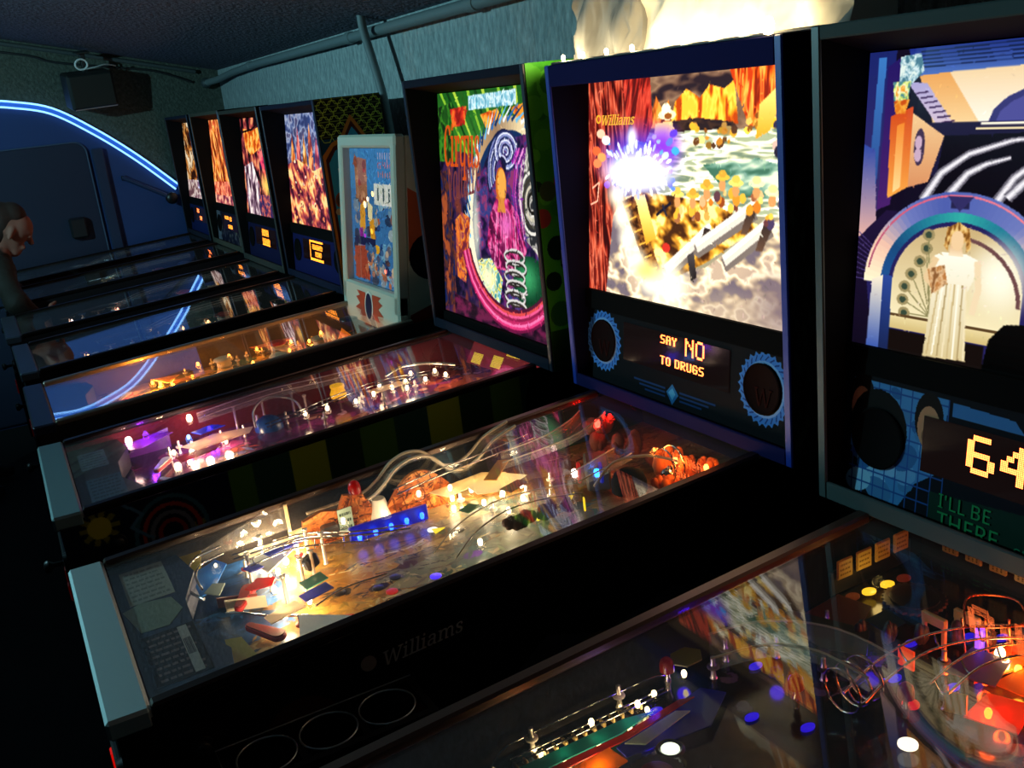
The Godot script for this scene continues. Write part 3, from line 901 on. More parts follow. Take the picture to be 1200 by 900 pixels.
func field_print(base: Color, cs: Array, s: int, dark := Color("141010")) -> StandardMaterial3D:
	var p := Paint.new(512, 224, base, s)
	for c in cs: p.dabs(16, 0.05, 0.02, 0.98, 0.98, [c, c.lerp(base, 0.4)], 0.03, 0.13, 2.2)
	p.dabs(60, 0.05, 0.05, 0.98, 0.95, cs + [dark], 0.008, 0.03, 2.5, 0.3, 1.5)
	for i in 26:
		var x := p.r.randf_range(0.15, 0.95)
		var y := p.r.randf_range(0.1, 0.9)
		p.ell(x, y, 0.014, 0.03, dark); p.ell(x, y, 0.011, 0.024, cs[i % cs.size()].lerp(Color.WHITE, 0.3))
	p.painterly(900, 0.008, 0.03, 0.03, 0.35)
	return printed(p.tex(), 0.15)

func card_print(bg: Color, ink: Color, rows: int, s: int) -> StandardMaterial3D:      # small print, unreadable in the photograph
	var p := Paint.new(128, 128, bg, s)
	for i in rows:
		var y := (i + 0.6) / (rows + 0.6)
		var x := 0.1
		while x < 0.85:
			var l := p.r.randf_range(0.04, 0.16)
			p.rect(x, y, minf(x + l, 0.92), y + 0.35 / rows, ink)
			x += l + 0.035
	return printed(p.tex(), 0.5)

const HB := Basis(Vector3(0, 0, 1), Vector3(0.0961, 0.9954, 0), Vector3(-0.9954, 0.0961, 0))

# ------------------------------------------------------------------ the canyon machine (bright, with the mountain on top)
func C(l: String) -> Array:
	var o := []
	for k in l.split(" "): o.append(Color(k))
	return o

func river_art() -> Texture2D:
	var p := Paint.new(448, 304, Color("8d8468"), 3)
	p.npoly([0.2, 0, 1, 0, 1, 0.24, 0.2, 0.24], C("241a20 5a4034 8a6a50 6c503c"), 5, 9, 1)
	p.npoly([0.3, 0.22, 0.31, 0.12, 0.34, 0.15, 0.36, 0.08, 0.39, 0.14, 0.42, 0.1, 0.45, 0.22], C("5c2410 c86420 f09038"), 30, 6, 2)
	p.npoly([0.43, 0.21, 0.45, 0.11, 0.5, 0.06, 0.56, 0.1, 0.6, 0.05, 0.66, 0.07, 0.7, 0.04, 0.72, 0.21], C("a83a0c f08a18 ffc848 ffb030"), 24, 5, 3)
	p.npoly([0.68, 0, 1, 0, 1, 0.26, 0.9, 0.2, 0.76, 0.22], C("7a1c08 d04a14 f08028 ffb048 b83410"), 34, 3, 4)
	p.npoly([0.4, 0.195, 0.55, 0.18, 0.7, 0.2, 0.73, 0.24, 0.42, 0.26], C("181214 3c2820 241a1c"), 8, 10, 5)
	p.npoly([0.25, 0.24, 1, 0.22, 1, 0.56, 0.4, 0.56], C("6c7c64 b8b890 f4f0d0 fffff4 98a07c"), 5, 20, 6)
	p.npoly([0.58, 0.37, 0.8, 0.34, 1, 0.4, 1, 0.48, 0.7, 0.5], C("38604c 5c8470 8ca890 d0d8b8"), 5, 14, 7, 0.2)
	p.npoly([0, 0, 0.2, 0, 0.235, 0.22, 0.17, 0.5, 0.13, 0.8, 0.1, 1, 0, 1], C("2c0a0a 741c14 b04028 d06a4c 5c1410"), 30, 2.4, 8, 0.08)
	p.npoly([0.19, 0, 0.33, 0, 0.345, 0.2, 0.31, 0.28, 0.22, 0.26], C("4a1010 982018 c84430 a02c20"), 26, 3, 9, -0.15)
	p.npoly([0.1, 1, 0.14, 0.62, 0.22, 0.5, 0.4, 0.85, 0.6, 0.8, 0.8, 0.62, 1, 0.5, 1, 1], C("645860 94806c c8b08c f4e4c0 b09880"), 7, 8, 10)
	p.soft(0.9, 0.92, 0.2, 0.22, Color("705e60"), 0.8)
	p.soft(0.7, 0.96, 0.25, 0.12, Color("a08c78"), 0.6)
	# a generic raft slanting down to the left, planks, tubes and bundles
	p.npoly([0.2, 0.53, 0.3, 0.5, 0.6, 0.52, 0.82, 0.6, 0.6, 0.78, 0.44, 0.88, 0.36, 0.9], C("3c2010 7c4c18 b87c24 e0ac3c f4d888"), 11, 8, 11, 0.7)
	p.npoly([0.19, 0.55, 0.25, 0.52, 0.4, 0.86, 0.35, 0.92], C("30180c 6a3c18 8a5824"), 24, 24, 12)
	for i in 6: p.line([0.2 + i * 0.028, 0.58 + i * 0.055, 0.24 + i * 0.028, 0.56 + i * 0.055], 0.008, Color("e0a838"))
	p.gpoly([0.26, 0.53, 0.31, 0.51, 0.37, 0.7, 0.32, 0.74], Color("fce890"), Color("d89020"))
	for q in [[0.42, 0.84, 0.62, 0.63], [0.56, 0.72, 0.8, 0.52], [0.68, 0.76, 0.86, 0.58]]:
		p.line([q[0], q[1] + 0.02, q[2], q[3] + 0.03], 0.06, Color("6c6058")); p.line(q, 0.05, Color("c8c0b0")); p.line([q[0], q[1] - 0.012, q[2], q[3] - 0.012], 0.018, Color("fffaf0"))
		p.gpoly([q[2] - 0.025, q[3], q[2] + 0.01, q[3] + 0.01, q[2] - 0.03, q[3] + 0.12, q[2] - 0.055, q[3] + 0.12], Color("2c2220"), Color("5a4030"))
	p.ell(0.42, 0.74, 0.02, 0.022, Color("b82c20")); p.gpoly([0.52, 0.76, 0.55, 0.74, 0.565, 0.85, 0.54, 0.87], Color("484040"), Color("181414"))
	for q in [[0.47, 0.5], [0.54, 0.5], [0.6, 0.46], [0.665, 0.42], [0.72, 0.44], [0.8, 0.44], [0.86, 0.47], [0.92, 0.44], [0.95, 0.52]]:
		var k := int(q[0] * 97)
		p.dabs(5, q[0] - 0.025, q[1] + 0.04, q[0] + 0.03, q[1] + 0.13, C("c86c20 3c3050 e0a030 7c3818 d8b070 f0d060"), 0.012, 0.026, 0.9)
		p.ell(q[0], q[1] + 0.032, 0.014, 0.026, Color("c88850")); p.ell(q[0], q[1], 0.03, 0.014, C("e8c860 d8a838 f0e0a0")[k % 3]); p.ell(q[0], q[1] - 0.014, 0.016, 0.016, C("d8b048 c09030 e0c880")[k % 3])
	for q in [[0.56, 0.25], [0.63, 0.27], [0.7, 0.25], [0.78, 0.22], [0.84, 0.2]]: p.dabs(7, q[0] - 0.035, q[1] - 0.04, q[0] + 0.04, q[1] + 0.03, C("e8b028 7a4418 f0d878 c8842c 4c3020"), 0.008, 0.02, 1.3)
	p.gpoly([0.8, 0.14, 0.86, 0.08, 0.88, 0.12, 0.84, 0.24, 0.79, 0.27], Color("f8d070"), Color("e09020"))
	p.dabs(16, 0.86, 0.2, 0.99, 0.34, C("28243c 48405c 181420 c8c0c0 b06030"), 0.012, 0.026, 1.0)
	p.ell(0.415, 0.165, 0.042, 0.022, Color("f4e4a8")); p.ell(0.41, 0.145, 0.022, 0.03, Color("f8f0c8")); p.ell(0.42, 0.17, 0.018, 0.014, Color("8a4c1c"))
	p.gpoly([0.36, 0.2, 0.44, 0.19, 0.45, 0.28, 0.4, 0.32, 0.35, 0.28], Color("e8c860"), Color("fff4c0"))
	# bright edge of spray down the left and at the bow
	for q in [[0.16, 0.52, 0.1], [0.19, 0.62, 0.09], [0.22, 0.72, 0.09], [0.27, 0.82, 0.1], [0.34, 0.9, 0.12], [0.44, 0.9, 0.16]]: p.soft(q[0], q[1], q[2] * 0.8, q[2], Color("fff6d4"), 1.0)
	p.soft(0.32, 0.86, 0.09, 0.07, Color("ffd860"), 0.8)
	p.painterly(900, 0.003, 0.008, 0.008, 0.16)
	# flash lamp glow behind the glass, painted into the art as a burst
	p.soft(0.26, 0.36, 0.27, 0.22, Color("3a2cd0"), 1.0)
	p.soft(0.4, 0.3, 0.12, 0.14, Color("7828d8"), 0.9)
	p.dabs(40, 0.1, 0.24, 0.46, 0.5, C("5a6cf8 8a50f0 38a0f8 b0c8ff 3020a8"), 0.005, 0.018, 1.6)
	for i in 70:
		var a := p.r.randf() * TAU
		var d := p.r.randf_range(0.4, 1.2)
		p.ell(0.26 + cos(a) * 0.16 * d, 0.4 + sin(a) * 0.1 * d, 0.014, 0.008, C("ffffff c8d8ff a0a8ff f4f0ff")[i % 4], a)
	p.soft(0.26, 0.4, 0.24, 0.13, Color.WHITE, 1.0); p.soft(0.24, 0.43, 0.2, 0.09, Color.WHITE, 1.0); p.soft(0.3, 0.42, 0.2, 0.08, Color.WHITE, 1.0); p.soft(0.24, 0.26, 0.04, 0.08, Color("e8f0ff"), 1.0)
	for q in [[0.07, 0.24, "f0b090"], [0.1, 0.27, "ffe8d0"], [0.045, 0.32, "e05a30"], [0.075, 0.35, "ff9050"], [0.05, 0.38, "f07848"]]: p.ell(q[0], q[1], 0.024, 0.022, Color(q[2]))
	p.line([0.02, 0.5, 0.06, 0.47, 0.05, 0.56, 0.01, 0.58], 0.008, Color("f0b090"))
	p.line([0.37, 0.6, 0.44, 0.54], 0.014, Color("181420")); p.line([0.4, 0.55, 0.42, 0.6], 0.012, Color("202030"))
	p.soften(1.5)
	return p.tex()

func ring_print(p: Paint, cx: float, cy: float, rx: float, asp: float, c: Color, dark: Color) -> void:
	for i in 26:
		var a := TAU * i / 26
		var q := func(k: float, t: float) -> Array: return [cx + cos(t) * rx * k, cy + sin(t) * rx * k * asp]
		var a0: Array = q.call(1.28, a - 0.1)
		var a1: Array = q.call(1.42, a)
		var a2: Array = q.call(1.28, a + 0.1)
		p.flat(a0 + a1 + a2, c)
	p.ell(cx, cy, rx * 1.3, rx * 1.3 * asp, c)
	for i in 26:
		var a := TAU * (i + 0.5) / 26
		p.line([cx + cos(a) * rx * 1.08, cy + sin(a) * rx * 1.08 * asp, cx + cos(a + 0.14) * rx * 1.26, cy + sin(a + 0.14) * rx * 1.26 * asp], 0.016, dark)
	p.ell(cx, cy, rx * 1.06, rx * 1.06 * asp, c.lerp(Color.WHITE, 0.35))
	p.ell(cx, cy, rx * 0.96, rx * 0.96 * asp, Color("0a0c14"))

func river_panel() -> Texture2D:
	var p := Paint.new(640, 160, Color("07080f"), 5)
	var asp := 640.0 / 160.0 * 0.997
	ring_print(p, 0.095, 0.41, 0.073, asp * 1.0, Color("4488e0"), Color("163c88"))
	ring_print(p, 0.865, 0.41, 0.073, asp * 1.0, Color("4488e0"), Color("163c88"))
	p.flat([0.44, 0.8, 0.47, 0.68, 0.5, 0.8, 0.47, 0.94], Color("2a70b0"))
	p.flat([0.45, 0.8, 0.47, 0.73, 0.485, 0.8, 0.47, 0.88], Color("58a8d8"))
	for s in [-1, 1]:
		for k in 3: p.line([0.47 + s * 0.035, 0.76 + k * 0.05, 0.47 + s * (0.2 - k * 0.03), 0.76 + k * 0.05], 0.025, Color("1c3c70"))
	return p.tex()

func rock_print(s: int) -> StandardMaterial3D:
	var p := Paint.new(160, 96, Color("b05a24"), s)
	p.dabs(60, 0, 0, 1, 1, [Color("d07838"), Color("8a3c14"), Color("c86a2c"), Color("e89850")], 0.03, 0.1, 2.5, 0.0, 0.3)
	for i in 16:
		var x := p.r.randf()
		var y := p.r.randf()
		p.line([x, y, x + 0.1, y + p.r.randf_range(-0.1, 0.1), x + 0.22, y + p.r.randf_range(-0.08, 0.08)], 0.025, Color("4a1c08"))
	for i in 5: p.line([p.r.randf(), 0.0, p.r.randf(), 1.0], 0.02, Color("5c240c"))
	p.painterly(300, 0.02, 0.05, 0.02, 0.3)
	return printed(p.tex(), 0.4)

func river_field() -> StandardMaterial3D:
	var p := Paint.new(900, 400, Color("634826"), 8)
	p.dabs(150, 0, 0, 1, 1, [Color("806940"), Color("6e4820"), Color("937b53"), Color("563619"), Color("866026")], 0.02, 0.09, 3.0, 0.25, 0.5)
	p.dabs(90, 0.28, 0.4, 0.52, 1.0, [Color("a6792c"), Color("996320"), Color("ac9666"), Color("936020")], 0.015, 0.06, 3.0, 0.3, 0.4)
	p.dabs(60, 0.4, 0.45, 0.62, 0.75, [Color("706953"), Color("495446"), Color("8c8059"), Color("604c2c")], 0.015, 0.05, 3, 0.2, 0.6)
	p.dabs(40, 0.5, 0.3, 0.7, 0.7, [Color("565c4c"), Color("394946"), Color("766c56")], 0.015, 0.06, 2, 0.4, 1.0)
	p.dabs(40, 0.0, 0.0, 0.2, 1.0, [Color("193356"), Color("2c5380"), Color("132039")], 0.03, 0.1, 2)
	for i in 70:
		var x := p.r.randf_range(0.25, 0.9)
		var y := p.r.randf_range(0.05, 0.95)
		p.line([x, y, x + 0.03, y + 0.02, x + 0.06, y + 0.01], 0.006, [Color("482910"), Color("c6b386"), Color("261914")][i % 3])
	for q in [[0.3, 0.52, "302418"], [0.35, 0.58, "3a2418"], [0.41, 0.5, "4a2a1c"], [0.44, 0.65, "1c3c30"], [0.28, 0.7, "b02818"], [0.5, 0.6, "402468"]]: p.ell(q[0], q[1], 0.016, 0.026, Color(q[2]))
	p.painterly(3000, 0.006, 0.018, 0.02, 0.3)
	return printed(p.tex(), 0.3)

func machine_river() -> void:
	var side := Paint.new(512, 236, Color("07080e"), 9)
	side.flat([0.28, 1, 0.34, 0.6, 0.42, 0.42, 0.5, 0.3, 0.58, 0.36, 0.7, 0.3, 0.82, 0.5, 1, 0.62, 1, 1], Color("30303a"))
	side.dabs(50, 0.3, 0.4, 0.95, 1, [Color("483a2c"), Color("20242e"), Color("584028")], 0.02, 0.08, 2)
	side.dabs(24, 0.12, 0.3, 0.3, 0.8, [Color("5c3018"), Color("3c1c14")], 0.03, 0.1, 1)
	var rs := Paint.new(96, 260, Color("101428"), 10)
	rs.npoly([0, 0.3, 1, 0.2, 1, 1, 0, 1], C("0c1010 1c2824 3c4a3c 141c1c 505848"), 9, 9, 3)
	var d := Dots.new()
	d.text("SAY", 49, 2, 1, 1, true); d.text("NO", 79, 0, 2, 2); d.text("TO", 49, 19, 1, 1, true); d.text("DRUGS", 67, 19, 1, 1, true)
	var m := machine({
		"label": "pinball machine with a canyon river backglass and a glowing white mountain on top", "z": 0.0, "a": 0.0021, "red": 0.6, "redz": 0.1, "cab": Color("090a12"), "box": Color("10152e"), "mould": Color("1f3ca8"), "fascia_c": Color("181a4c"), "fascia": 0.046,
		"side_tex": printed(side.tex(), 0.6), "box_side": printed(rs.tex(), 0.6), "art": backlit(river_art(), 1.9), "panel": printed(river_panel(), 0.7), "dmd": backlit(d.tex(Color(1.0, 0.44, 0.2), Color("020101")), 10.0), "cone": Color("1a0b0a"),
		"pfm": river_field(), "inner": Color("1a1512"), "lockm": mat(Color("a4b4b4"), 0.5, 0.55), "railm": mat(Color("4a3c36"), 0.3, 0.85), "tint": Color(1.0, 0.85, 0.6), "baffle": Color("302428")})
	var o: Node3D = m.o
	var pf: Node3D = m.pf
	letters(m.art, "sign_lettering", "Williams", "Droid Serif", 0.03, glow(Color(1.0, 0.72, 0.2), 1.1), hp(-0.298, 1.665, 0.002), HB, true)
	put(m.art, "sign_roundel", Mesher.new().lathe([[0.006, 0], [0.006, 0.001], [0.0095, 0.001], [0.0095, 0]], 16, hp(-0.309, 1.668, 0.001), Basis(HN.cross(Vector3(0, 0, 1)), HN, Vector3(0, 0, 1))).done(), glow(Color(1.0, 0.72, 0.2), 1.1))
	letters(o, "lettering", "Williams", "Droid Serif", 0.034, mat(Color("a8a098"), 0.5), Vector3(0.4, 0.93, 0.2856), Basis(Vector3(0.99, 0.07, 0), Vector3(-0.07, 0.99, 0), Vector3(0, 0, 1)), true)
	put(o, "roundel", Mesher.new().lathe([[0, 0], [0.013, 0], [0.013, 0.001], [0, 0.001]], 18, Vector3(0.378, 0.933, 0.285), Basis(Vector3.RIGHT, PI / 2)).done(), mat(Color("8a7a70"), 0.5))
	for z in [-0.284, 0.252]: letters(m.panel, "speaker_mark", "W", "Droid Serif", 0.05, dull(Color("2c0e0c")), hp(z - 0.022, 1.152, 0.0065), HB)
	# mountain on top: moulded white relief behind a row of bulbs
	var top := put(o, "topper", Mesher.new().box(Vector3(HX + 0.12, HY1 + 0.003, 0.02), Vector3(0.2, 0.006, 0.8), 0.002).done(), mat(Color("20222a"), 0.5))
	var white := mat(Color("d8d4c8"), 0.6)
	var rr := RandomNumberGenerator.new()
	rr.seed = 4
	for part in [["mountain", -0.13, 0.42, white], ["wing", -0.385, -0.13, mat(Color("7e7c78"), 0.6)]]:
		var q := Mesher.new()
		var n := 40
		var rows := 10
		var G := []
		for j in rows + 1:
			var line := []
			for i in n + 1:
				var z := lerpf(part[1], part[2], i / float(n))
				var ridge := 0.5 + 0.5 * sin(z * 46.0 + 1.2 * sin(j * 0.8) + rr.randf_range(-0.5, 0.5))
				line.append(Vector3(HX + (0.06 if part[0] == "wing" else 0.07) + 0.028 * ridge + 0.004 * j, HY1 + 0.004 + (0.024 + 0.004 * sin(z * 17)) * j, z))
			G.append(line)
		for j in rows:
			for i in n:
				var N := func(jj: int, ii: int) -> Vector3:
					var v1: Vector3 = G[jj][mini(ii + 1, n)] - G[jj][maxi(ii - 1, 0)]
					var v2: Vector3 = G[mini(jj + 1, rows)][ii] - G[maxi(jj - 1, 0)][ii]
					var w := v1.cross(v2).normalized()
					return -w if w.x > 0 else w
				q.tri(G[j][i], G[j][i + 1], G[j + 1][i + 1], N.call(j, i), N.call(j, i + 1), N.call(j + 1, i + 1)); q.tri(G[j][i], G[j + 1][i + 1], G[j + 1][i], N.call(j, i), N.call(j + 1, i + 1), N.call(j + 1, i))
		for e in [part[1], part[2]]:
			var k := 0 if e == part[1] else n
			for j in rows:
				var a: Vector3 = G[j][k]
				var b: Vector3 = G[j + 1][k]
				q.quad(a, Vector3(HX + 0.2, a.y, a.z), Vector3(HX + 0.2, b.y, b.z), b, Vector3(0, 0, -1 if k == 0 else 1))
		put(top, part[0], q.done(), part[3])
	for i in 10:       # brown streaks moulded down the face
		var z := 0.08 + i * 0.033
		put(top, "streak", Mesher.new().tube([Vector3(HX + 0.083, HY1 + 0.1 + 0.02 * (i % 3), z), Vector3(HX + 0.1, HY1 + 0.26, z + 0.006)], 0.007, 6).done(), mat(Color("a07a58"), 0.7))
	for z in [-0.34, -0.26, -0.17, -0.08, 0.0, 0.08, 0.16, 0.24]:
		var p := Vector3(HX + 0.03, HY1 + 0.009, z)
		put(top, "lamp_bulb", S.bulb, glow(Color(1.0, 0.9, 0.7), 12), p)
		lamp(top, p + Vector3(0, 0.006, 0), Color(1.0, 0.9, 0.68), 0.022 if z < -0.3 else (0.006 if z < -0.15 else 0.014), 0.006)
	put(top, "lamp_bulb", S.bulb, glow(Color(1.0, 0.86, 0.6), 30), Vector3(HX + 0.012, HY1 + 0.009, 0.325)).scale = Vector3.ONE * 2.0
	lamp(top, Vector3(HX + 0.012, HY1 + 0.018, 0.325), Color(1.0, 0.88, 0.62), 0.012, 0.006)

	# the playfield
	var WARM := Color(1.0, 0.9, 0.72)
	apron(pf, mat(Color("141c38"), 0.5), [[0.082, -0.25, 0.16, -0.1, card_print(Color("7c8078"), Color("5c605a"), 7, 1)], [0.08, 0.03, 0.165, 0.2, card_print(Color("241818"), Color("6a5450"), 8, 2)]])
	plastic(pf, [0.068, -0.085, 0.1, -0.1, 0.15, -0.085, 0.16, -0.03, 0.13, 0.015, 0.085, 0.01], 0.0584, lucent(Color("6c7a6a")), 0.0008, "apron_badge")
	plastic(pf, [0.138, 0.035, 0.153, 0.035, 0.153, 0.195, 0.138, 0.195], 0.0594, card_print(Color("98928a"), Color("403838"), 1, 3), 0.0006, "apron_strip")
	plastic(pf, [0.19, -0.255, 0.235, -0.255, 0.22, -0.18, 0.2, -0.17], 0.05, lucent(Color("8a7a20")))
	flippers(pf, 0.285, Color("7c2018"), Color("b81c14"))
	# inlane guides and the blue lane
	plastic(pf, [0.2, -0.2, 0.255, -0.235, 0.27, -0.2, 0.225, -0.11, 0.2, -0.1], 0.03, lucent(Color("1c6cc0")))
	wire(pf, [0.27, -0.235, 0.055, 0.22, -0.22, 0.055, 0.19, -0.17, 0.05, 0.185, -0.11, 0.045, 0.2, -0.06, 0.045], 0.003)
	wire(pf, [0.27, -0.21, 0.05, 0.225, -0.195, 0.05, 0.205, -0.15, 0.05, 0.205, -0.1, 0.045], 0.0025)
	plastic(pf, [0.205, -0.08, 0.225, -0.105, 0.245, -0.09, 0.225, -0.05], 0.045, lucent(Color("90988c")))
	standing(pf, [0.225, 0.0, 0.3, 0.0, 0.3, 0.02, 0.225, 0.02], -0.1, mat(Color("6a2414"), 0.4), 0.004, "lane_guide", 0.5)
	standing(pf, [0.235, 0.0, 0.31, 0.0, 0.31, 0.022, 0.235, 0.022], -0.075, mat(Color("d8c8a8"), 0.4), 0.004, "lane_guide", 0.5)
	# slingshots and bright lower field
	for q in [[0.3, -0.18, 0.4, -0.16, 0.325, -0.09], [0.3, 0.19, 0.4, 0.17, 0.325, 0.1]]:
		plastic(pf, q, 0.036, mat(Color("f4f0e4"), 0.3))
		for k in 3: post(pf, q[k * 2], q[k * 2 + 1], Color("d8d0c0"), Color("b01c14"))
	plastic(pf, [0.27, -0.05, 0.3, -0.075, 0.33, -0.055, 0.315, -0.03, 0.28, -0.035], 0.04, lucent(Color("b01810")))
	plastic(pf, [0.3, -0.235, 0.4, -0.24, 0.42, -0.2, 0.31, -0.2], 0.026, lucent(Color("f0e8d0")))
	plastic(pf, [0.405, -0.24, 0.455, -0.245, 0.455, -0.195, 0.415, -0.19], 0.032, lucent(Color("f0e8d0")))
	plastic(pf, [0.33, -0.155, 0.41, -0.17, 0.42, -0.15, 0.34, -0.13], 0.048, lucent(Color("3038a0")))
	plastic(pf, [0.285, -0.12, 0.31, -0.13, 0.32, -0.1, 0.295, -0.095], 0.046, lucent(Color("3038a0")))
	plastic(pf, [0.36, -0.02, 0.405, -0.035, 0.41, 0.0, 0.365, 0.015], 0.03, lucent(Color("4a8870")))
	plastic(pf, [0.345, 0.03, 0.4, 0.015, 0.405, 0.045, 0.35, 0.06], 0.032, lucent(Color("303890")))
	plastic(pf, [0.275, 0.06, 0.335, 0.04, 0.345, 0.075, 0.28, 0.09], 0.032, lucent(Color("f4ecd4")))
	for q in [[0.315, -0.235, 0.004], [0.345, -0.24, 0.006], [0.375, -0.235, 0.004], [0.335, -0.19, 0.003], [0.37, -0.14, 0.005], [0.345, -0.11, 0.004], [0.39, -0.11, 0.004], [0.425, -0.22, 0.005], [0.44, -0.23, 0.003], [0.32, -0.045, 0.003], [0.31, 0.06, 0.005], [0.36, 0.04, 0.003], [0.405, -0.19, 0.003], [0.35, -0.07, 0.002]]:
		bulb(pf, at(q[0], q[1], 0.02), WARM, q[2] * 3.2, 16.0)
	for q in [[0.3, -0.14], [0.34, -0.2], [0.42, -0.16], [0.4, -0.06], [0.375, -0.045], [0.33, 0.0], [0.44, -0.12]]: post(pf, q[0], q[1], Color("e0d8c8"), Color("e8e0d0"), true)
	wire(pf, [0.28, -0.19, 0.05, 0.34, -0.175, 0.055, 0.42, -0.165, 0.055, 0.5, -0.11, 0.05, 0.6, -0.08, 0.04])
	wire(pf, [0.28, -0.17, 0.05, 0.34, -0.155, 0.055, 0.42, -0.145, 0.055, 0.5, -0.09, 0.05, 0.6, -0.06, 0.04])
	habitrail(pf, [0.3, -0.13, 0.05, 0.38, -0.12, 0.06, 0.46, -0.09, 0.055, 0.52, -0.07, 0.045])
	wire(pf, [0.225, -0.01, 0.03, 0.25, 0.02, 0.034, 0.29, 0.06, 0.03, 0.34, 0.1, 0.03], 0.002)
	plastic(pf, [0.19, 0.2, 0.235, 0.2, 0.225, 0.11, 0.2, 0.1], 0.04, mat(Color("8a7a20"), 0.4))
	bulb(pf, at(0.245, -0.165, 0.05), WARM, 0.0012, 4.0, 0.6)  # extra bulb added to brighten the blue lane plastic
	put(pf, "black_bracket", Mesher.new().box(Vector3.ZERO, Vector3(0.03, 0.03, 0.02), 0.005).done(), mat(Color("0c0c0e"), 0.3), at(0.4, -0.07, 0.04), Vector3(0, 0.4, 0.3))
	put(pf, "motor_box", Mesher.new().box(Vector3.ZERO, Vector3(0.035, 0.024, 0.04), 0.004).done(), mat(Color("3c3430"), 0.3), at(0.478, -0.2, 0.03))
	# far wall: clear lane guide, rocks, dome, placard, white cone
	standing(pf, [0.2, 0.03, 0.41, 0.035, 0.41, 0.085, 0.36, 0.085, 0.2, 0.04], -0.256, clear(Color(1.0, 0.95, 0.9), 0.03), 0.003, "clear_guide")
	standing(pf, [0.408, 0.02, 0.414, 0.02, 0.414, 0.09, 0.408, 0.09], -0.252, mat(Color("d8b888"), 0.3), 0.005, "guide_end")
	var rk := rock_print(61)
	standing(pf, [0.425, 0.0, 0.57, 0.0, 0.575, 0.05, 0.56, 0.078, 0.52, 0.088, 0.505, 0.06, 0.47, 0.07, 0.43, 0.06], -0.215, rk, 0.012, "rock_panel")
	standing(pf, [0.497, 0.015, 0.527, 0.015, 0.527, 0.068, 0.497, 0.068], -0.19, card_print(Color("9cae98"), Color("2c382c"), 3, 12), 0.002, "placard")
	put(pf, "dome_lamp", S.dome, glow(Color(0.6, 0.02, 0.02), 0.35, Color("7a0808")), at(0.548, -0.215, 0.082))
	put(pf, "white_cone", Mesher.new().lathe([[0, 0], [0.03, 0], [0.016, 0.05], [0.014, 0.056], [0, 0.056]], 14).done(), mat(Color("e8e0c8"), 0.4), at(0.592, -0.21))
	bulb(pf, at(0.592, -0.175, 0.03), WARM, 0.002, 8.0)
	bulb(pf, at(0.5, -0.165, 0.05), WARM, 0.0016, 6.0)
	var hump := [0.6, 0.0]
	for i in 13: hump.append_array([0.6 + 0.16 * i / 12.0, 0.03 + 0.062 * sin(PI * i / 12.0)])
	hump.append_array([0.76, 0.0])
	standing(pf, hump, -0.205, rock_print(62), 0.01, "rock_panel")
	bulb(pf, at(0.66, -0.15, 0.06), WARM, 0.0022, 5.0)
	bulb(pf, at(0.73, -0.15, 0.05), WARM, 0.0022, 5.0)
	var ce := mat(Color("cbb9a0"), 0.15)
	ramp(pf, [0.45, -0.228, 0.05, 0.56, -0.228, 0.052, 0.605, -0.228, 0.07, 0.64, -0.226, 0.1, 0.68, -0.225, 0.112, 0.72, -0.226, 0.1, 0.755, -0.228, 0.062, 0.79, -0.23, 0.05, 0.83, -0.232, 0.062, 0.87, -0.235, 0.088, 0.93, -0.235, 0.105], 0.04, clear(Color(1.0, 0.95, 0.88), 0.1), ce, 0.008, 0.0032)
	# blue lamp bar
	put(pf, "blue_lamp_bar", Mesher.new().box(Vector3.ZERO, Vector3(0.17, 0.034, 0.008), 0.002).done(), glow(Color(0.02, 0.03, 0.9), 0.28, Color("0a0a50")), at(0.588, -0.15, 0.022))
	for k in 5: bulb(pf, at(0.52 + k * 0.034, -0.139, 0.016), Color(0.1, 0.3, 1.0), 0.0012, 10.0, 1.0)
	# inserts and holes
	for q in [[0.585, 0.08, "5030ff", 1.2], [0.5, 0.075, "d02010", 0.7], [0.66, -0.1, "ffffff", 1.4]]: put(pf, "insert_lamp", S.insert, glow(Color(q[2]), q[3]), at(q[0], q[1], 0.001))
	for q in [[0.57, -0.12], [0.75, -0.02]]: put(pf, "insert_lamp", S.triangle, glow(Color("ffe030"), 1.3), at(q[0] + 0.1, q[1] + 0.03, 0.001))
	for q in [[0.423, 0.01], [0.485, 0.045], [0.525, 0.03], [0.7, -0.06]]: put(pf, "black_insert", S.insert, mat(Color("20140e"), 0.3), at(q[0], q[1], 0.0006))
	wire(pf, [0.36, 0.08, 0.03, 0.42, 0.055, 0.03, 0.5, 0.06, 0.03], 0.0016)
	# upper field: white plastics, near ramp, targets
	plastic(pf, [0.7, -0.195, 0.83, -0.205, 0.87, -0.165, 0.72, -0.145], 0.036, lucent(Color("f0e4c0")))
	plastic(pf, [0.76, -0.13, 0.84, -0.15, 0.88, -0.09, 0.8, -0.06, 0.76, -0.08], 0.05, lucent(Color("f4ecd0")))
	plastic(pf, [0.8, -0.06, 0.85, -0.075, 0.86, -0.05, 0.81, -0.03], 0.054, lucent(Color("58301a")))
	plastic(pf, [0.79, -0.11, 0.86, -0.18, 0.88, -0.165, 0.81, -0.09], 0.062, mat(Color("d89028"), 0.3))
	plastic(pf, [0.71, -0.07, 0.74, -0.085, 0.755, -0.06, 0.72, -0.045], 0.035, lucent(Color("1c5c30")))
	for q in [[0.74, -0.17, 0.003], [0.79, -0.18, 0.004], [0.83, -0.17, 0.003], [0.78, -0.1, 0.004], [0.83, -0.11, 0.005], [0.85, -0.06, 0.003], [0.72, -0.12, 0.002], [0.8, -0.03, 0.003], [0.88, -0.12, 0.002]]: bulb(pf, at(q[0], q[1], 0.016), WARM, q[2] * 1.5, 14.0)
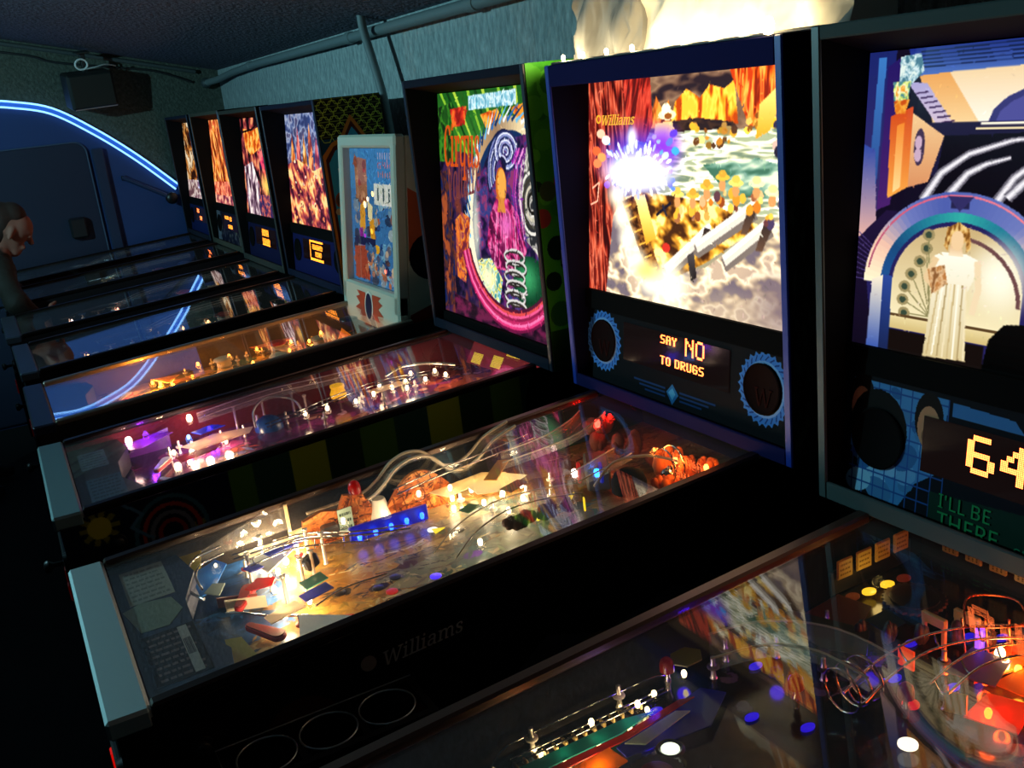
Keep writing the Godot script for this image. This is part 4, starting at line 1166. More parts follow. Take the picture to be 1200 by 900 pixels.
	for q in [[0.75, -0.15], [0.84, -0.14], [0.87, -0.08], [0.78, -0.06], [0.9, -0.03], [0.94, -0.1]]: post(pf, q[0], q[1], Color("e0d8c8"), Color("d8d0c0"))
	ramp(pf, [0.6, 0.1, 0.03, 0.66, 0.07, 0.05, 0.74, 0.05, 0.06, 0.82, 0.06, 0.062, 0.9, 0.09, 0.06], 0.05, clear(Color(1.0, 0.92, 0.8), 0.14), ce, 0.014)
	bulb(pf, at(0.69, 0.06, 0.02), WARM, 0.004, 10.0)
	bulb(pf, at(0.76, 0.05, 0.025), WARM, 0.003, 8.0)
	var brown := mat(Color("5a3018"), 0.7)
	for i in 6: lump(pf, at(0.74 + i * 0.024, 0.085 + 0.01 * (i % 2), 0.045), Vector3(0.022, 0.026, 0.022), brown, i)
	put(pf, "red_target_lamp", Mesher.new().box(Vector3.ZERO, Vector3(0.008, 0.036, 0.036), 0.003).done(), glow(Color(0.8, 0.06, 0.06), 0.5, Color("801010")), at(0.965, -0.02, 0.05), Vector3(0, -0.5, 0))
	put(pf, "blue_target_lamp", Mesher.new().box(Vector3.ZERO, Vector3(0.008, 0.036, 0.036), 0.003).done(), glow(Color(0.03, 0.16, 0.8), 0.45, Color("0a1850")), at(0.998, 0.012, 0.05), Vector3(0, -0.5, 0))
	bulb(pf, at(0.953, -0.018, 0.05), Color(1.0, 0.85, 0.8), 0.0016, 12.0, 1.3)
	bulb(pf, at(0.986, 0.016, 0.05), Color(0.1, 0.5, 1.0), 0.001, 12.0, 1.3)
	put(pf, "target_housing", Mesher.new().box(Vector3.ZERO, Vector3(0.05, 0.05, 0.1), 0.004).done(), mat(Color("4a443c"), 0.5), at(1.015, -0.03, 0.035), Vector3(0, -0.5, 0))
	put(pf, "yellow_lamp", S.triangle, glow(Color("ffd020"), 1.3), at(0.93, -0.005, 0.012), Vector3(0, 0, 0.6))
	put(pf, "yellow_lamp", Mesher.new().box(Vector3.ZERO, Vector3(0.004, 0.024, 0.022), 0.002).done(), glow(Color("ffd820"), 1.3), at(0.925, 0.058, 0.02), Vector3(0, -0.5, 0))
	put(pf, "black_dome", Mesher.new().lathe([[0.036, 0], [0.036, 0.02], [0.03, 0.036], [0.016, 0.045], [0, 0.047]], 20).done(), dull(Color("0c0a0a")), at(1.02, 0.08, 0.025))
	wire(pf, [0.95, 0.06, 0.05, 1.0, 0.06, 0.085, 1.06, 0.09, 0.09, 1.1, 0.14, 0.08], 0.003, mat(Color("d8c8b0"), 0.1, 0.4))
	for k in 2:
		var loop := []
		for i in 20: loop.append(at(1.095 + k * 0.022, 0.1 + 0.036 * cos(TAU * i / 20), 0.06 + 0.036 * sin(TAU * i / 20)))
		put(pf, "wire_loop", Mesher.new().tube(loop, 0.002, 6, true).done(), mat(Color("d0d0d0"), 0.12, 1.0))
	# orange rocks at the back
	var orr := mat(Color("d86818"), 0.65)
	var dk := mat(Color("6a2a14"), 0.75)
	for i in 13:
		lump(pf, at(1.13 + 0.025 * sin(i * 2.1), -0.24 + i * 0.04, 0.03 + 0.012 * sin(i * 1.7)), Vector3(0.026, 0.04, 0.026), dk if i < 8 else orr, i % 6)
	for i in 8: lump(pf, at(1.07 + 0.018 * i, 0.1 + 0.022 * sin(i * 1.3), 0.02), Vector3(0.02, 0.03, 0.02), orr, i % 6)
	for i in 7: lump(pf, at(1.14 + 0.004 * i, 0.02 + i * 0.03, 0.045 + 0.006 * (i % 3)), Vector3(0.016, 0.024, 0.018), orr, (i + 2) % 6)
	bulb(pf, at(1.1, 0.06, 0.08), Color(1.0, 0.64, 0.26), 0.004, 4.0, 0.6)
	bulb(pf, at(1.1, 0.13, 0.075), Color(1.0, 0.64, 0.26), 0.006, 8.0)
	bulb(pf, at(1.12, 0.2, 0.075), Color(1.0, 0.64, 0.26), 0.005, 8.0)
	bulb(pf, at(1.1, -0.15, 0.08), Color(1.0, 0.2, 0.15), 0.003, 16.0, 1.4)
	bulb(pf, at(1.16, -0.19, 0.07), Color(1.0, 0.1, 0.05), 0.003, 4.0)
	ramp(pf, [0.86, -0.16, 0.06, 0.93, -0.13, 0.075, 0.99, -0.12, 0.085, 1.06, -0.15, 0.085, 1.12, -0.2, 0.08], 0.06, clear(Color(1.0, 0.95, 0.85), 0.12), ce, 0.016)
	ramp(pf, [0.93, 0.02, 0.05, 0.99, 0.03, 0.065, 1.05, 0.02, 0.07], 0.05, clear(Color(1.0, 0.95, 0.9), 0.14), ce, 0.014)
	habitrail(pf, [0.62, -0.18, 0.07, 0.72, -0.17, 0.085, 0.84, -0.19, 0.08, 0.96, -0.2, 0.085])
	var ball := put(self, "steel_ball", S.ball, mat(Color("e0e0e0"), 0.05, 1.0), at(1.105, 0.1, 0.038))
	ball.scale = Vector3.ONE * 1.35
	tag(ball, "shiny steel pinball sitting in a wire loop beside glowing orange rocks", "ball")

# ------------------------------------------------------------------ the deco machine in front
func deco_art() -> Texture2D:
	# drawn for the left half of the glass, full height
	var p := Paint.new(290, 420, Color("120c20"), 13)
	p.gpoly([0, 0, 0.14, 0, 0.12, 0.5, 0, 0.6], Color("1a2468"), Color("3c2c60"))
	p.gpoly([0.05, 0.02, 0.09, 0.02, 0.075, 0.5, 0.03, 0.5], Color("3a78c0"), Color("2c4888"))
	p.gpoly([0, 0.3, 0.06, 0.32, 0.09, 0.56, 0.0, 0.62], Color("3048a0"), Color("e8b0a0"))
	p.gpoly([0.1, 0.05, 0.17, 0.02, 0.16, 0.5, 0.09, 0.52], Color("241860"), Color("482068"))
	# beams at the top
	p.gpoly([0.2, 0.0, 1, 0.0, 1, 0.075, 0.24, 0.085], Color("1c2c80"), Color("4a6cb8"))
	for i in 5: p.line([0.26, 0.012 + i * 0.012, 1, 0.004 + i * 0.012], 0.004, Color("0c1440"))
	p.gpoly([0.26, 0.085, 0.42, 0.08, 0.56, 0.245, 0.36, 0.27], Color("e8a050"), Color("f8dca8"))
	p.gpoly([0.4, 0.08, 1, 0.07, 1, 0.2, 0.56, 0.245], Color("f0d0a0"), Color("fff8e8"))
	p.gpoly([0.2, 0.1, 0.3, 0.11, 0.46, 0.26, 0.4, 0.275], Color("a8a0d0"), Color("e0c8d0"))
	for i in 9: p.line([0.25 + i * 0.022, 0.14 + i * 0.0155, 0.31 + i * 0.022, 0.136 + i * 0.0155], 0.005, Color("3c2450"))
	p.ell(0.95, 0.235, 0.36, 0.12, Color("343470")); p.ell(0.95, 0.235, 0.33, 0.1, Color("4c4c94"))
	p.rect(0.3, 0.235, 1, 0.4, Color("1c1838"))
	p.rect(0.56, 0.236, 1, 0.243, Color("fff4dc")); p.rect(0.54, 0.252, 1, 0.259, Color("f0d8a8"))
	p.gpoly([0.13, 0.21, 0.24, 0.18, 0.24, 0.44, 0.14, 0.48], Color("d0481c"), Color("f8a848"))
	p.gpoly([0.165, 0.24, 0.205, 0.23, 0.205, 0.44, 0.165, 0.46], Color("f08830"), Color("fcd890"))
	p.gpoly([0.24, 0.2, 0.4, 0.275, 0.34, 0.42, 0.24, 0.44], Color("f0c890"), Color("d89060"))
	p.ell(0.285, 0.31, 0.026, 0.06, Color("40304c")); p.ell(0.28, 0.295, 0.018, 0.022, Color("c8a8c0")); p.ell(0.28, 0.335, 0.018, 0.022, Color("c8a8c0"))
	# pale crumpled patch hanging top left
	p.npoly([0.16, 0.02, 0.26, 0.015, 0.28, 0.07, 0.22, 0.11, 0.16, 0.1], C("48788c 98c0c8 f0fcfc 70a0b0 e0f0e8"), 26, 20, 31)
	p.npoly([0.13, 0.1, 0.22, 0.1, 0.21, 0.16, 0.14, 0.17], C("508890 d8e860 f8f8e0 f0a030"), 26, 22, 32)
	p.npoly([0.14, 0.16, 0.22, 0.155, 0.2, 0.2, 0.15, 0.2], C("e07820 f8b040 c85018"), 20, 20, 33)
	# dark field with silver swooshes and green strokes on the right
	p.gpoly([0.4, 0.275, 1, 0.262, 1, 1, 0.7, 1, 0.36, 0.5], Color("100c18"), Color("060406"))
	for q in [[0.32, 0.48, 0.4, 0.39, 0.52, 0.33, 0.7, 0.29, 0.76, 0.285], [0.44, 0.46, 0.52, 0.39, 0.6, 0.36, 0.7, 0.34], [0.66, 0.47, 0.72, 0.4, 0.82, 0.34, 0.98, 0.27], [0.7, 0.46, 0.78, 0.4, 0.9, 0.36, 1.0, 0.33]]:
		p.line(q, 0.034, Color("6c6874"), 0.014); p.line(q, 0.02, Color("c8c4cc"), 0.006); p.line(q, 0.008, Color("f4f0f4"), 0.003)
	for i in 22:
		var t := i / 21.0
		p.ell(1.0 - 0.12 * sin(t * 2.6), 0.22 + 0.2 * t, 0.085, 0.02, Color("48a828").lerp(Color("f4f048"), t))
	p.line([0.84, 0.4, 0.88, 0.44, 1.0, 0.44], 0.03, Color("f0f048")); p.ell(1.02, 0.33, 0.06, 0.05, Color("0a080c"))
	# the arch
	var cx := 0.5
	var cy := 0.77
	p.gpoly([0, 0.62, 0.14, 0.52, 0.2, 0.52, 0.2, 1, 0, 1], Color("201438"), Color("100a1c"))
	for i in 10: p.line([0.0, 0.6 + i * 0.018, 0.11, 0.66 + i * 0.012], 0.003, Color("4c3c78"))
	p.ell(cx, cy, 0.44, 0.31, Color("242058"))
	p.band(cx, cy, 0.405, 0.288, PI, TAU, 0.07, C("fff0c8 f0c0a8 6c78b8 4c5ca8 5868b0 6c78b8 f0c0a8 fff0c8"))
	p.band(cx, cy, 0.438, 0.311, PI * 1.05, PI * 1.97, 0.006, C("a04868 e86078 f08090 e86078"))
	p.band(cx, cy, 0.345, 0.243, PI, TAU, 0.03, C("205090 184878 207890 30a8a0 207890 184878 205090"))
	p.gpoly([0.09, 0.76, 0.15, 0.74, 0.16, 1, 0.08, 1], Color("fff0d0"), Color("3c58a8")); p.gpoly([0.15, 0.74, 0.21, 0.74, 0.21, 1, 0.15, 1], Color("2c4898"), Color("182450"))
	p.gpoly([0.86, 0.76, 0.93, 0.77, 0.93, 1, 0.86, 1], Color("4c68b0"), Color("fff0d0"))
	for i in 7: p.line([0.86, 0.79 + i * 0.02, 1.0, 0.77 + i * 0.02], 0.004, Color("283868"))
	var inn := []
	for i in 21:
		var a := PI + PI * i / 20.0
		inn.append_array([cx + cos(a) * 0.305, cy + sin(a) * 0.215])
	p.gpoly(inn + [0.8, 0.9, 0.2, 0.9], Color("c8ac78"), Color("f8ecc0"))
	p.soft(0.7, 0.7, 0.2, 0.16, Color("fffbe4"), 1.0)
	p.arc(cx, cy + 0.02, 0.29, 0.2, PI * 1.5, TAU, 0.012, Color("6c4848"))
	p.rect(0.46, 0.462, 0.54, 0.5, Color("242248")); p.flat([0.44, 0.462, 0.56, 0.462, 0.5, 0.51], Color("302c60"))
	for i in 7:
		var x := 0.27 + 0.012 * i - 0.03 * sin(i * 0.9)
		var y := 0.86 - 0.045 * i
		p.line([x, y, 0.4, 0.86], 0.004, Color("8c8458")); p.ell(x, y, 0.03, 0.02, Color("9c8c60")); p.ell(x, y, 0.016, 0.011, Color("384838"))
	p.rect(0.2, 0.868, 0.8, 0.876, Color("5c4428")); p.gpoly([0.2, 0.876, 0.8, 0.876, 0.8, 0.92, 0.2, 0.92], Color("e8d49c"), Color("d0b878"))
	p.rect(0.2, 0.925, 0.66, 1.0, Color("140c0a"))
	return p.tex()

func deco_glass() -> Texture2D:
	var p := Paint.new(290, 420, Color("0e0a18"), 14)
	p.im.blit_rect(deco_art().get_image(), Rect2i(0, 0, 290, 420), Vector2i.ZERO)
	# a plain draped statue stands in the arch: no face
	p.gpoly([0.4, 0.655, 0.44, 0.64, 0.545, 0.64, 0.6, 0.655, 0.59, 0.72, 0.56, 0.77, 0.585, 0.985, 0.38, 0.995, 0.4, 0.8, 0.42, 0.72], Color("fffae8"), Color("d8c490"))
	for i in 8: p.line([0.435 + i * 0.018, 0.74, 0.4 + i * 0.025, 0.985], 0.005, C("c8b07c fff8e4 b09868 f0e0b8")[i % 4])
	p.line([0.41, 0.66, 0.37, 0.73, 0.43, 0.77], 0.022, Color("e8c898")); p.line([0.6, 0.66, 0.615, 0.75, 0.595, 0.83], 0.02, Color("f0d8b0"))
	p.npoly([0.37, 0.7, 0.45, 0.68, 0.47, 0.74, 0.4, 0.78], C("b87840 e8c090 8c5c34"), 24, 20, 35)
	p.gpoly([0.475, 0.61, 0.52, 0.61, 0.535, 0.65, 0.465, 0.65], Color("e0b080"), Color("f8e4c0"))
	p.ell(0.5, 0.587, 0.042, 0.034, Color("d8a860"))
	p.npoly([0.45, 0.56, 0.5, 0.54, 0.55, 0.56, 0.565, 0.62, 0.545, 0.635, 0.535, 0.59, 0.5, 0.575, 0.465, 0.59, 0.46, 0.635, 0.44, 0.62], C("7c4c1c c89048 f0cc80"), 40, 26, 36)
	p.ell(0.502, 0.6, 0.03, 0.032, Color("f0cc9c"))
	# black cloak shape on the right with a red end
	p.gpoly([0.66, 1.0, 0.68, 0.9, 0.74, 0.845, 0.86, 0.83, 1.0, 0.815, 1.0, 1.0], Color("0a0808"), Color("020202"))
	p.npoly([0.9, 1.0, 0.93, 0.955, 1.0, 0.93, 1.0, 1.0], C("a02c14 e0683c f08858 c04420"), 14, 14, 37)
	p.painterly(400, 0.002, 0.005, 0.006, 0.1)
	p.soften(1.3)
	var w := Paint.new(580, 420, Color("08060a"), 15)
	w.dabs(60, 0.5, 0.0, 1, 0.6, C("1c1440 3c2c60 8c6c48 d0a868 203870"), 0.03, 0.09, 1.5)
	w.flat([0.5, 0.3, 0.9, 0.3, 1, 0.8, 1, 1, 0.5, 1], Color("060506"))
	w.npoly([0.5, 0.93, 0.6, 0.88, 0.7, 1, 0.5, 1], C("a02c14 e0683c f08858 c04420"), 8, 14, 37)
	w.im.blit_rect(p.im, Rect2i(0, 0, 290, 420), Vector2i.ZERO)
	return w.tex()

func deco_panel() -> Texture2D:
	var p := Paint.new(640, 160, Color("0a0d18"), 15)
	p.flat([0.02, 0.05, 0.27, 0.05, 0.26, 0.6, 0.2, 0.75, 0.16, 0.98, 0.1, 0.96, 0.05, 0.7, 0.02, 0.6], Color("4a90d0"))
	p.dabs(24, 0.03, 0.1, 0.25, 0.9, [Color("78b8e8"), Color("2c68a8"), Color("9cd0f0")], 0.04, 0.1, 1.5)
	for i in 8: p.line([0.02, 0.1 + i * 0.11, 0.27, 0.1 + i * 0.11], 0.012, Color("2454a0"))
	for i in 9: p.line([0.03 + i * 0.03, 0.05, 0.03 + i * 0.03, 0.98], 0.012, Color("2454a0"))
	p.flat([0.28, 0.06, 0.42, 0.08, 0.44, 0.16, 0.28, 0.16], Color("3c7cc0")); p.flat([0.48, 0.16, 0.52, 0.08, 0.8, 0.08, 0.84, 0.16], Color("3c7cc0"))
	for q in [[0.045, 0.24], [0.225, 0.26]]:          # two plain portrait ovals
		p.ell(q[0], q[1] - 0.03, 0.036, 0.2, Color("181010")); p.ell(q[0], q[1] + 0.03, 0.028, 0.16, Color("c88c68")); p.ell(q[0], q[1] + 0.1, 0.016, 0.06, Color("8c5840"))
	p.flat([0.24, 0.76, 0.76, 0.62, 0.9, 0.98, 0.24, 0.98], Color("0c3024"))
	p.ell(0.095, 0.41, 0.078, 0.31, Color("0a0808")); p.ell(0.865, 0.41, 0.078, 0.31, Color("0a0808"))
	return p.tex()

func machine_shadow() -> void:
	var d := Dots.new()
	d.text("64,1", 27, 3, 3, 3, true); d.text("C", 74, 26, 1, 1)
	var m := machine({
		"label": "pinball machine with a pale statue in a blue arch on its backglass", "x": -0.0531, "y": 0.003, "z": 0.8649, "a": -0.0048, "cab": Color("0c0908"), "box": Color("0d0e10"), "mould": Color("4a5656"), "fascia": 0.02,
		"art": backlit(deco_glass(), 1.1), "panel": printed(deco_panel(), 0.7), "dmd": backlit(d.tex(Color(1.0, 0.44, 0.2), Color("020101")), 10.0), "gy0": 1.31,
		"pfm": field_print(Color("0a080a"), [Color("14101c"), Color("1c100a"), Color("30140c"), Color("101a24"), Color("241c14")], 16, Color("040303")), "inner": Color("120e0c"), "railm": mat(Color("6a5850"), 0.35, 0.8), "tint": Color(1.0, 0.8, 0.55), "box_side": printed(plain_print(Color("0c0e10"), 3), 0.5)})
	var pf: Node3D = m.pf
	letters(m.panel, "sign_lettering", "I'LL BE", "Droid Sans", 0.03, dull(Color("2c9a58")), hp(-0.165, 1.104, 0.0055), HB)
	letters(m.panel, "sign_lettering", "THERE", "Droid Sans", 0.036, dull(Color("2c9a58")), hp(-0.165, 1.074, 0.0055), HB)
	letters(m.panel, "sign_lettering", "SHORTLY", "Droid Sans", 0.024, dull(Color("2c8a60")), hp(-0.04, 1.066, 0.0055), HB)
	apron(pf, mat(Color("101014"), 0.5), [])
	var YEL := card_print(Color("b8a048"), Color("7c6420"), 3, 21)
	var GRN := card_print(Color("98a060"), Color("50582c"), 3, 22)
	var AMB := Color(1.0, 0.62, 0.16)
	var ORG := Color(1.0, 0.3, 0.05)
	var VIO := Color(0.28, 0.1, 1.0)
	# square targets at the back
	put(pf, "target_board", Mesher.new().box(at(1.18, -0.262, 0.02), Vector3(0.18, 0.04, 0.006), 0.001).done(), mat(Color("0e0c0c"), 0.5))
	for k in 4:
		put(pf, "square_target", Mesher.new().box(Vector3.ZERO, Vector3(0.034, 0.034, 0.005), 0.004).done(), YEL, at(1.115 + k * 0.042, -0.255, 0.045))
		put(pf, "square_target", Mesher.new().box(Vector3.ZERO, Vector3(0.005, 0.03, 0.03), 0.004).done(), GRN, at(1.29, -0.2 + k * 0.042, 0.04))
	for q in [[1.103, -0.228, "a04018", 0.25], [1.132, -0.222, "ffc028", 1.5], [1.168, -0.218, "ffc028", 1.5], [1.2, -0.214, "a03018", 0.25]]:
		var o := put(pf, "insert_lamp", S.insert, glow(Color(q[2]), q[3]), at(q[0], q[1], 0.012))
		o.scale = Vector3(1.1, 1, 0.85)
	lamp(pf, at(1.15, -0.22, 0.03), Color(1.0, 0.85, 0.5), 0.0009)
	var cog := PackedVector2Array()
	for i in 56: cog.append(Vector2(cos(TAU * i / 56), sin(TAU * i / 56)) * (0.047 if i % 2 else 0.043))
	put(pf, "toothed_disc", Mesher.new().prism(cog, at(1.165, -0.165, 0.008), Vector3(1, 0.034, 0), Vector3(0, 0, 1), Vector3(0, 1, 0), 0.004).done(), mat(Color("3c2a28"), 0.5))
	put(pf, "disc_centre", Mesher.new().lathe([[0.036, 0.012], [0.036, 0.015], [0.03, 0.016], [0, 0.016]], 24).done(), mat(Color("1c0c10"), 0.35), at(1.165, -0.165))
	for q in [[1.09, -0.07], [1.125, -0.045]]:       # two small gate frames
		put(pf, "gate_frame", Mesher.new().box(at(q[0], q[1] - 0.016, 0.03), Vector3(0.006, 0.04, 0.006), 0.001).box(at(q[0], q[1] + 0.016, 0.03), Vector3(0.006, 0.04, 0.006), 0.001).box(at(q[0], q[1], 0.05), Vector3(0.008, 0.016, 0.04), 0.002).done(), mat(Color("b88c48"), 0.45))
	# red and brown plastics
	plastic(pf, [1.0, -0.23, 1.08, -0.235, 1.09, -0.18, 1.03, -0.15, 1.0, -0.18], 0.02, mat(Color("6a2418"), 0.4))
	plastic(pf, [0.95, -0.24, 0.985, -0.24, 1.03, -0.13, 0.98, -0.09, 0.95, -0.14], 0.03, lucent(Color("343428")))
	plastic(pf, [1.045, -0.15, 1.09, -0.15, 1.08, -0.11, 1.04, -0.11], 0.03, lucent(Color("183848")))
	# clear ramp and wires, amber lit
	var ce := mat(Color("b89880"), 0.15)
	ramp(pf, [0.8, -0.2, 0.05, 0.86, -0.15, 0.07, 0.9, -0.08, 0.075, 0.91, 0.0, 0.07], 0.06, clear(Color(1, 0.97, 0.9), 0.12), ce, 0.02)
	habitrail(pf, [0.88, -0.02, 0.05, 0.95, -0.03, 0.06, 1.02, -0.02, 0.07, 1.09, 0.02, 0.075, 1.15, 0.09, 0.075, 1.18, 0.17, 0.07])
	habitrail(pf, [0.96, 0.04, 0.06, 1.03, 0.04, 0.07, 1.1, 0.07, 0.07, 1.16, 0.14, 0.06], 0.026)
	for k in 3: wire(pf, [1.08 + k * 0.02, -0.02 + k * 0.02, 0.08, 1.09 + k * 0.02, -0.02 + k * 0.02, 0.02], 0.0016, mat(Color("c06840"), 0.2, 0.8))
	wire(pf, [1.06, 0.0, 0.085, 1.12, -0.04, 0.087, 1.16, 0.0, 0.085, 1.12, 0.04, 0.083, 1.06, 0.0, 0.085], 0.0016, mat(Color("c06840"), 0.2, 0.8))
	put(pf, "violet_lamp_tube", Mesher.new().tube([at(1.105, -0.01, 0.015), at(1.105, -0.01, 0.06)], 0.006, 8).done(), glow(Color(0.5, 0.25, 1.0), 3.0))
	for q in [[1.06, 0.03, ORG, 0.004], [1.1, 0.05, AMB, 0.006], [1.13, 0.08, AMB, 0.006], [1.16, 0.06, ORG, 0.004], [1.08, 0.09, ORG, 0.004], [1.2, 0.14, ORG, 0.004], [1.12, 0.14, AMB, 0.004], [1.0, 0.08, ORG, 0.003], [1.03, 0.13, ORG, 0.003], [1.22, 0.0, ORG, 0.002]]: bulb(pf, at(q[0], q[1], 0.025), q[2], q[3], 10.0)
	for q in [[1.08, -0.1], [1.15, -0.06], [1.04, 0.0], [1.0, -0.06], [0.66, -0.16], [0.75, -0.19], [0.8, -0.12], [0.84, -0.06], [0.88, -0.2], [0.71, -0.21], [1.18, -0.03]]: put(pf, "insert_lamp", S.insert, glow(Color(0.2, 0.1, 1.0), 0.6), at(q[0], q[1], 0.003)).scale = Vector3(1.0, 1, 0.6)
	for q in [[0.78, -0.24], [0.88, -0.16], [1.0, -0.1], [0.7, -0.2]]: lamp(pf, at(q[0], q[1], 0.02), VIO, 0.0008)
	plastic(pf, [1.02, 0.0, 1.09, -0.01, 1.1, 0.04, 1.04, 0.06], 0.035, lucent(Color("5c4078")))
	plastic(pf, [1.04, 0.03, 1.1, 0.0, 1.2, 0.02, 1.2, 0.05, 1.1, 0.045], 0.024, lucent(Color("e8802c")))
	plastic(pf, [0.98, 0.06, 1.04, 0.05, 1.06, 0.1, 1.0, 0.12], 0.02, lucent(Color("c83c14")))
	for q in [[1.07, 0.025, 0.006], [1.13, 0.03, 0.006], [1.02, 0.085, 0.005], [1.17, 0.04, 0.004]]: bulb(pf, at(q[0], q[1], 0.01), ORG, q[2], 6.0)
	bulb(pf, at(1.105, 0.02, 0.03), Color(1.0, 0.8, 0.5), 0.002, 14.0, 1.4)
	bulb(pf, at(1.095, 0.035, 0.028), Color(1.0, 0.8, 0.5), 0.002, 14.0, 1.2)
	plastic(pf, [1.05, 0.05, 1.2, 0.06, 1.2, 0.14, 1.06, 0.13], 0.03, lucent(Color("d8943c")))
	for i in 6: lump(pf, at(1.02 + i * 0.03, -0.14 + 0.03 * i, 0.02), Vector3(0.014, 0.03, 0.014), mat(Color("2a1a18"), 0.5), i)
	put(pf, "orange_target", S.target, glow(Color(1.0, 0.25, 0.05), 0.6, Color("a03010")), at(1.01, -0.05, 0.02))
	# small red domes and the yellow tag
	for q in [[0.755, -0.24], [0.86, -0.1], [0.95, 0.0]]:
		put(pf, "dome_lamp", S.dome, glow(Color(0.5, 0.02, 0.02), 0.15, Color("6a0a0a")), at(q[0], q[1], 0.03)).scale = Vector3.ONE * 0.8
		put(pf, "dome_stem", S.post, mat(Color("c0b8b0"), 0.2, 0.8), at(q[0], q[1], -0.004))
	var hexp := []
	for i in 6: hexp.append_array([0.785 + 0.026 * cos(TAU * i / 6), -0.235 + 0.022 * sin(TAU * i / 6)])
	plastic(pf, hexp, 0.04, mat(Color("8c8a34"), 0.45), 0.002, "yellow_tag")
	put(pf, "heart_lamp", S.insert, glow(Color(1.0, 0.06, 0.03), 0.6), at(0.965, -0.005, 0.01))
	put(pf, "insert_lamp", S.insert, glow(Color("fff4d8"), 1.6), at(0.9, 0.045, 0.012)).scale = Vector3.ONE * 1.1
	put(pf, "yellow_target", S.target, mat(Color("d0b050"), 0.4), at(0.98, 0.05, 0.02), Vector3(0, 0.5, 0))
	# lower left: wire lane and bright printed plastics
	wire(pf, [0.48, -0.258, 0.0, 0.5, -0.257, 0.018, 0.54, -0.256, 0.022, 0.72, -0.252, 0.022, 0.76, -0.25, 0.014])
	wire(pf, [0.5, -0.24, 0.012, 0.6, -0.234, 0.014, 0.74, -0.23, 0.014], 0.0016)
	wire(pf, [0.5, -0.23, 0.012, 0.6, -0.224, 0.014, 0.74, -0.222, 0.014], 0.0016)
	for x in [0.54, 0.68]: post(pf, x, -0.252, Color("d0c8c0"), Color("e0d8d0"))
	for k in 14: put(pf, "lane_tooth", Mesher.new().box(at(0.5 + k * 0.015, -0.226, 0.01), Vector3(0.004, 0.008, 0.012), 0.001).done(), mat(Color("a08858"), 0.3, 0.5))
	plastic(pf, [0.5, -0.218, 0.66, -0.212, 0.7, -0.2, 0.64, -0.19, 0.52, -0.195], 0.012, lucent(Color("2c8c8c")))
	plastic(pf, [0.5, -0.192, 0.64, -0.186, 0.74, -0.196, 0.76, -0.188, 0.64, -0.175, 0.5, -0.18], 0.013, lucent(Color("b02818")))
	plastic(pf, [0.62, -0.172, 0.78, -0.2, 0.8, -0.17, 0.74, -0.13, 0.62, -0.15], 0.011, lucent(Color("2424a0")))
	plastic(pf, [0.63, -0.168, 0.72, -0.178, 0.735, -0.166, 0.65, -0.15], 0.015, lucent(Color("d8ecd8")))
	plastic(pf, [0.54, -0.172, 0.61, -0.175, 0.615, -0.14, 0.55, -0.135], 0.014, lucent(Color("e8a040")))
	for q in [[0.56, -0.205, 0.0012], [0.61, -0.2, 0.0012], [0.66, -0.2, 0.0012], [0.58, -0.155, 0.002], [0.68, -0.165, 0.0014], [0.7, -0.215, 0.001], [0.54, -0.23, 0.0006]]: bulb(pf, at(q[0], q[1], 0.004), Color(1.0, 0.88, 0.62), q[2] * 2.5, 8.0, 0.7)
	for q in [[0.72, -0.225], [0.69, -0.222], [0.62, -0.23], [0.78, -0.235]]: bulb(pf, at(q[0], q[1], 0.014), Color(1.0, 0.88, 0.62), 0.0, 8.0, 0.8)
	put(pf, "insert_lamp", S.insert, glow(Color("f4ffe0"), 1.5), at(0.672, -0.128, 0.012)).scale = Vector3.ONE * 1.1
	put(pf, "insert_rim", Mesher.new().lathe([[0.0125, 0.0], [0.016, 0.003], [0.019, 0.0]], 24).done(), mat(Color("1c1c20"), 0.4), at(0.672, -0.128, 0.012))
	var cog2 := PackedVector2Array()
	for i in 48: cog2.append(Vector2(cos(TAU * i / 48), sin(TAU * i / 48)) * (0.037 if i % 2 else 0.034))
	put(pf, "gear_ring", Mesher.new().prism(cog2, at(0.63, -0.1, 0.01), Vector3(1, 0.034, 0), Vector3(0, 0, 1), Vector3(0, 1, 0), 0.004).done(), mat(Color("2c2820"), 0.45))
	put(pf, "gear_centre", S.insert, mat(Color("6a1018"), 0.3), at(0.63, -0.1, 0.014)).scale = Vector3.ONE * 2.0
	for q in [[0.82, -0.22], [0.86, -0.24], [0.92, -0.2], [0.93, -0.12], [1.02, -0.2], [1.0, 0.02], [1.06, -0.03]]: post(pf, q[0], q[1], Color("c8c0b8"), Color("302828"))
	for i in 3:
		var loop := []
		for k in 20: loop.append(at(0.88 + i * 0.02, -0.04 + 0.03 * cos(TAU * k / 20), 0.05 + 0.03 * sin(TAU * k / 20)))
		put(pf, "wire_loop", Mesher.new().tube(loop, 0.0018, 6, true).done(), mat(Color("c8b8a8"), 0.15, 1.0))
	flippers(pf, 0.285, Color("e0d8c8"), Color("202020"))

func plain_print(c: Color, s: int) -> Texture2D:
	var p := Paint.new(64, 128, c, s)
	p.dabs(20, 0, 0, 1, 1, [c.lightened(0.05), c.darkened(0.3)], 0.03, 0.1, 1.5)
	return p.tex()

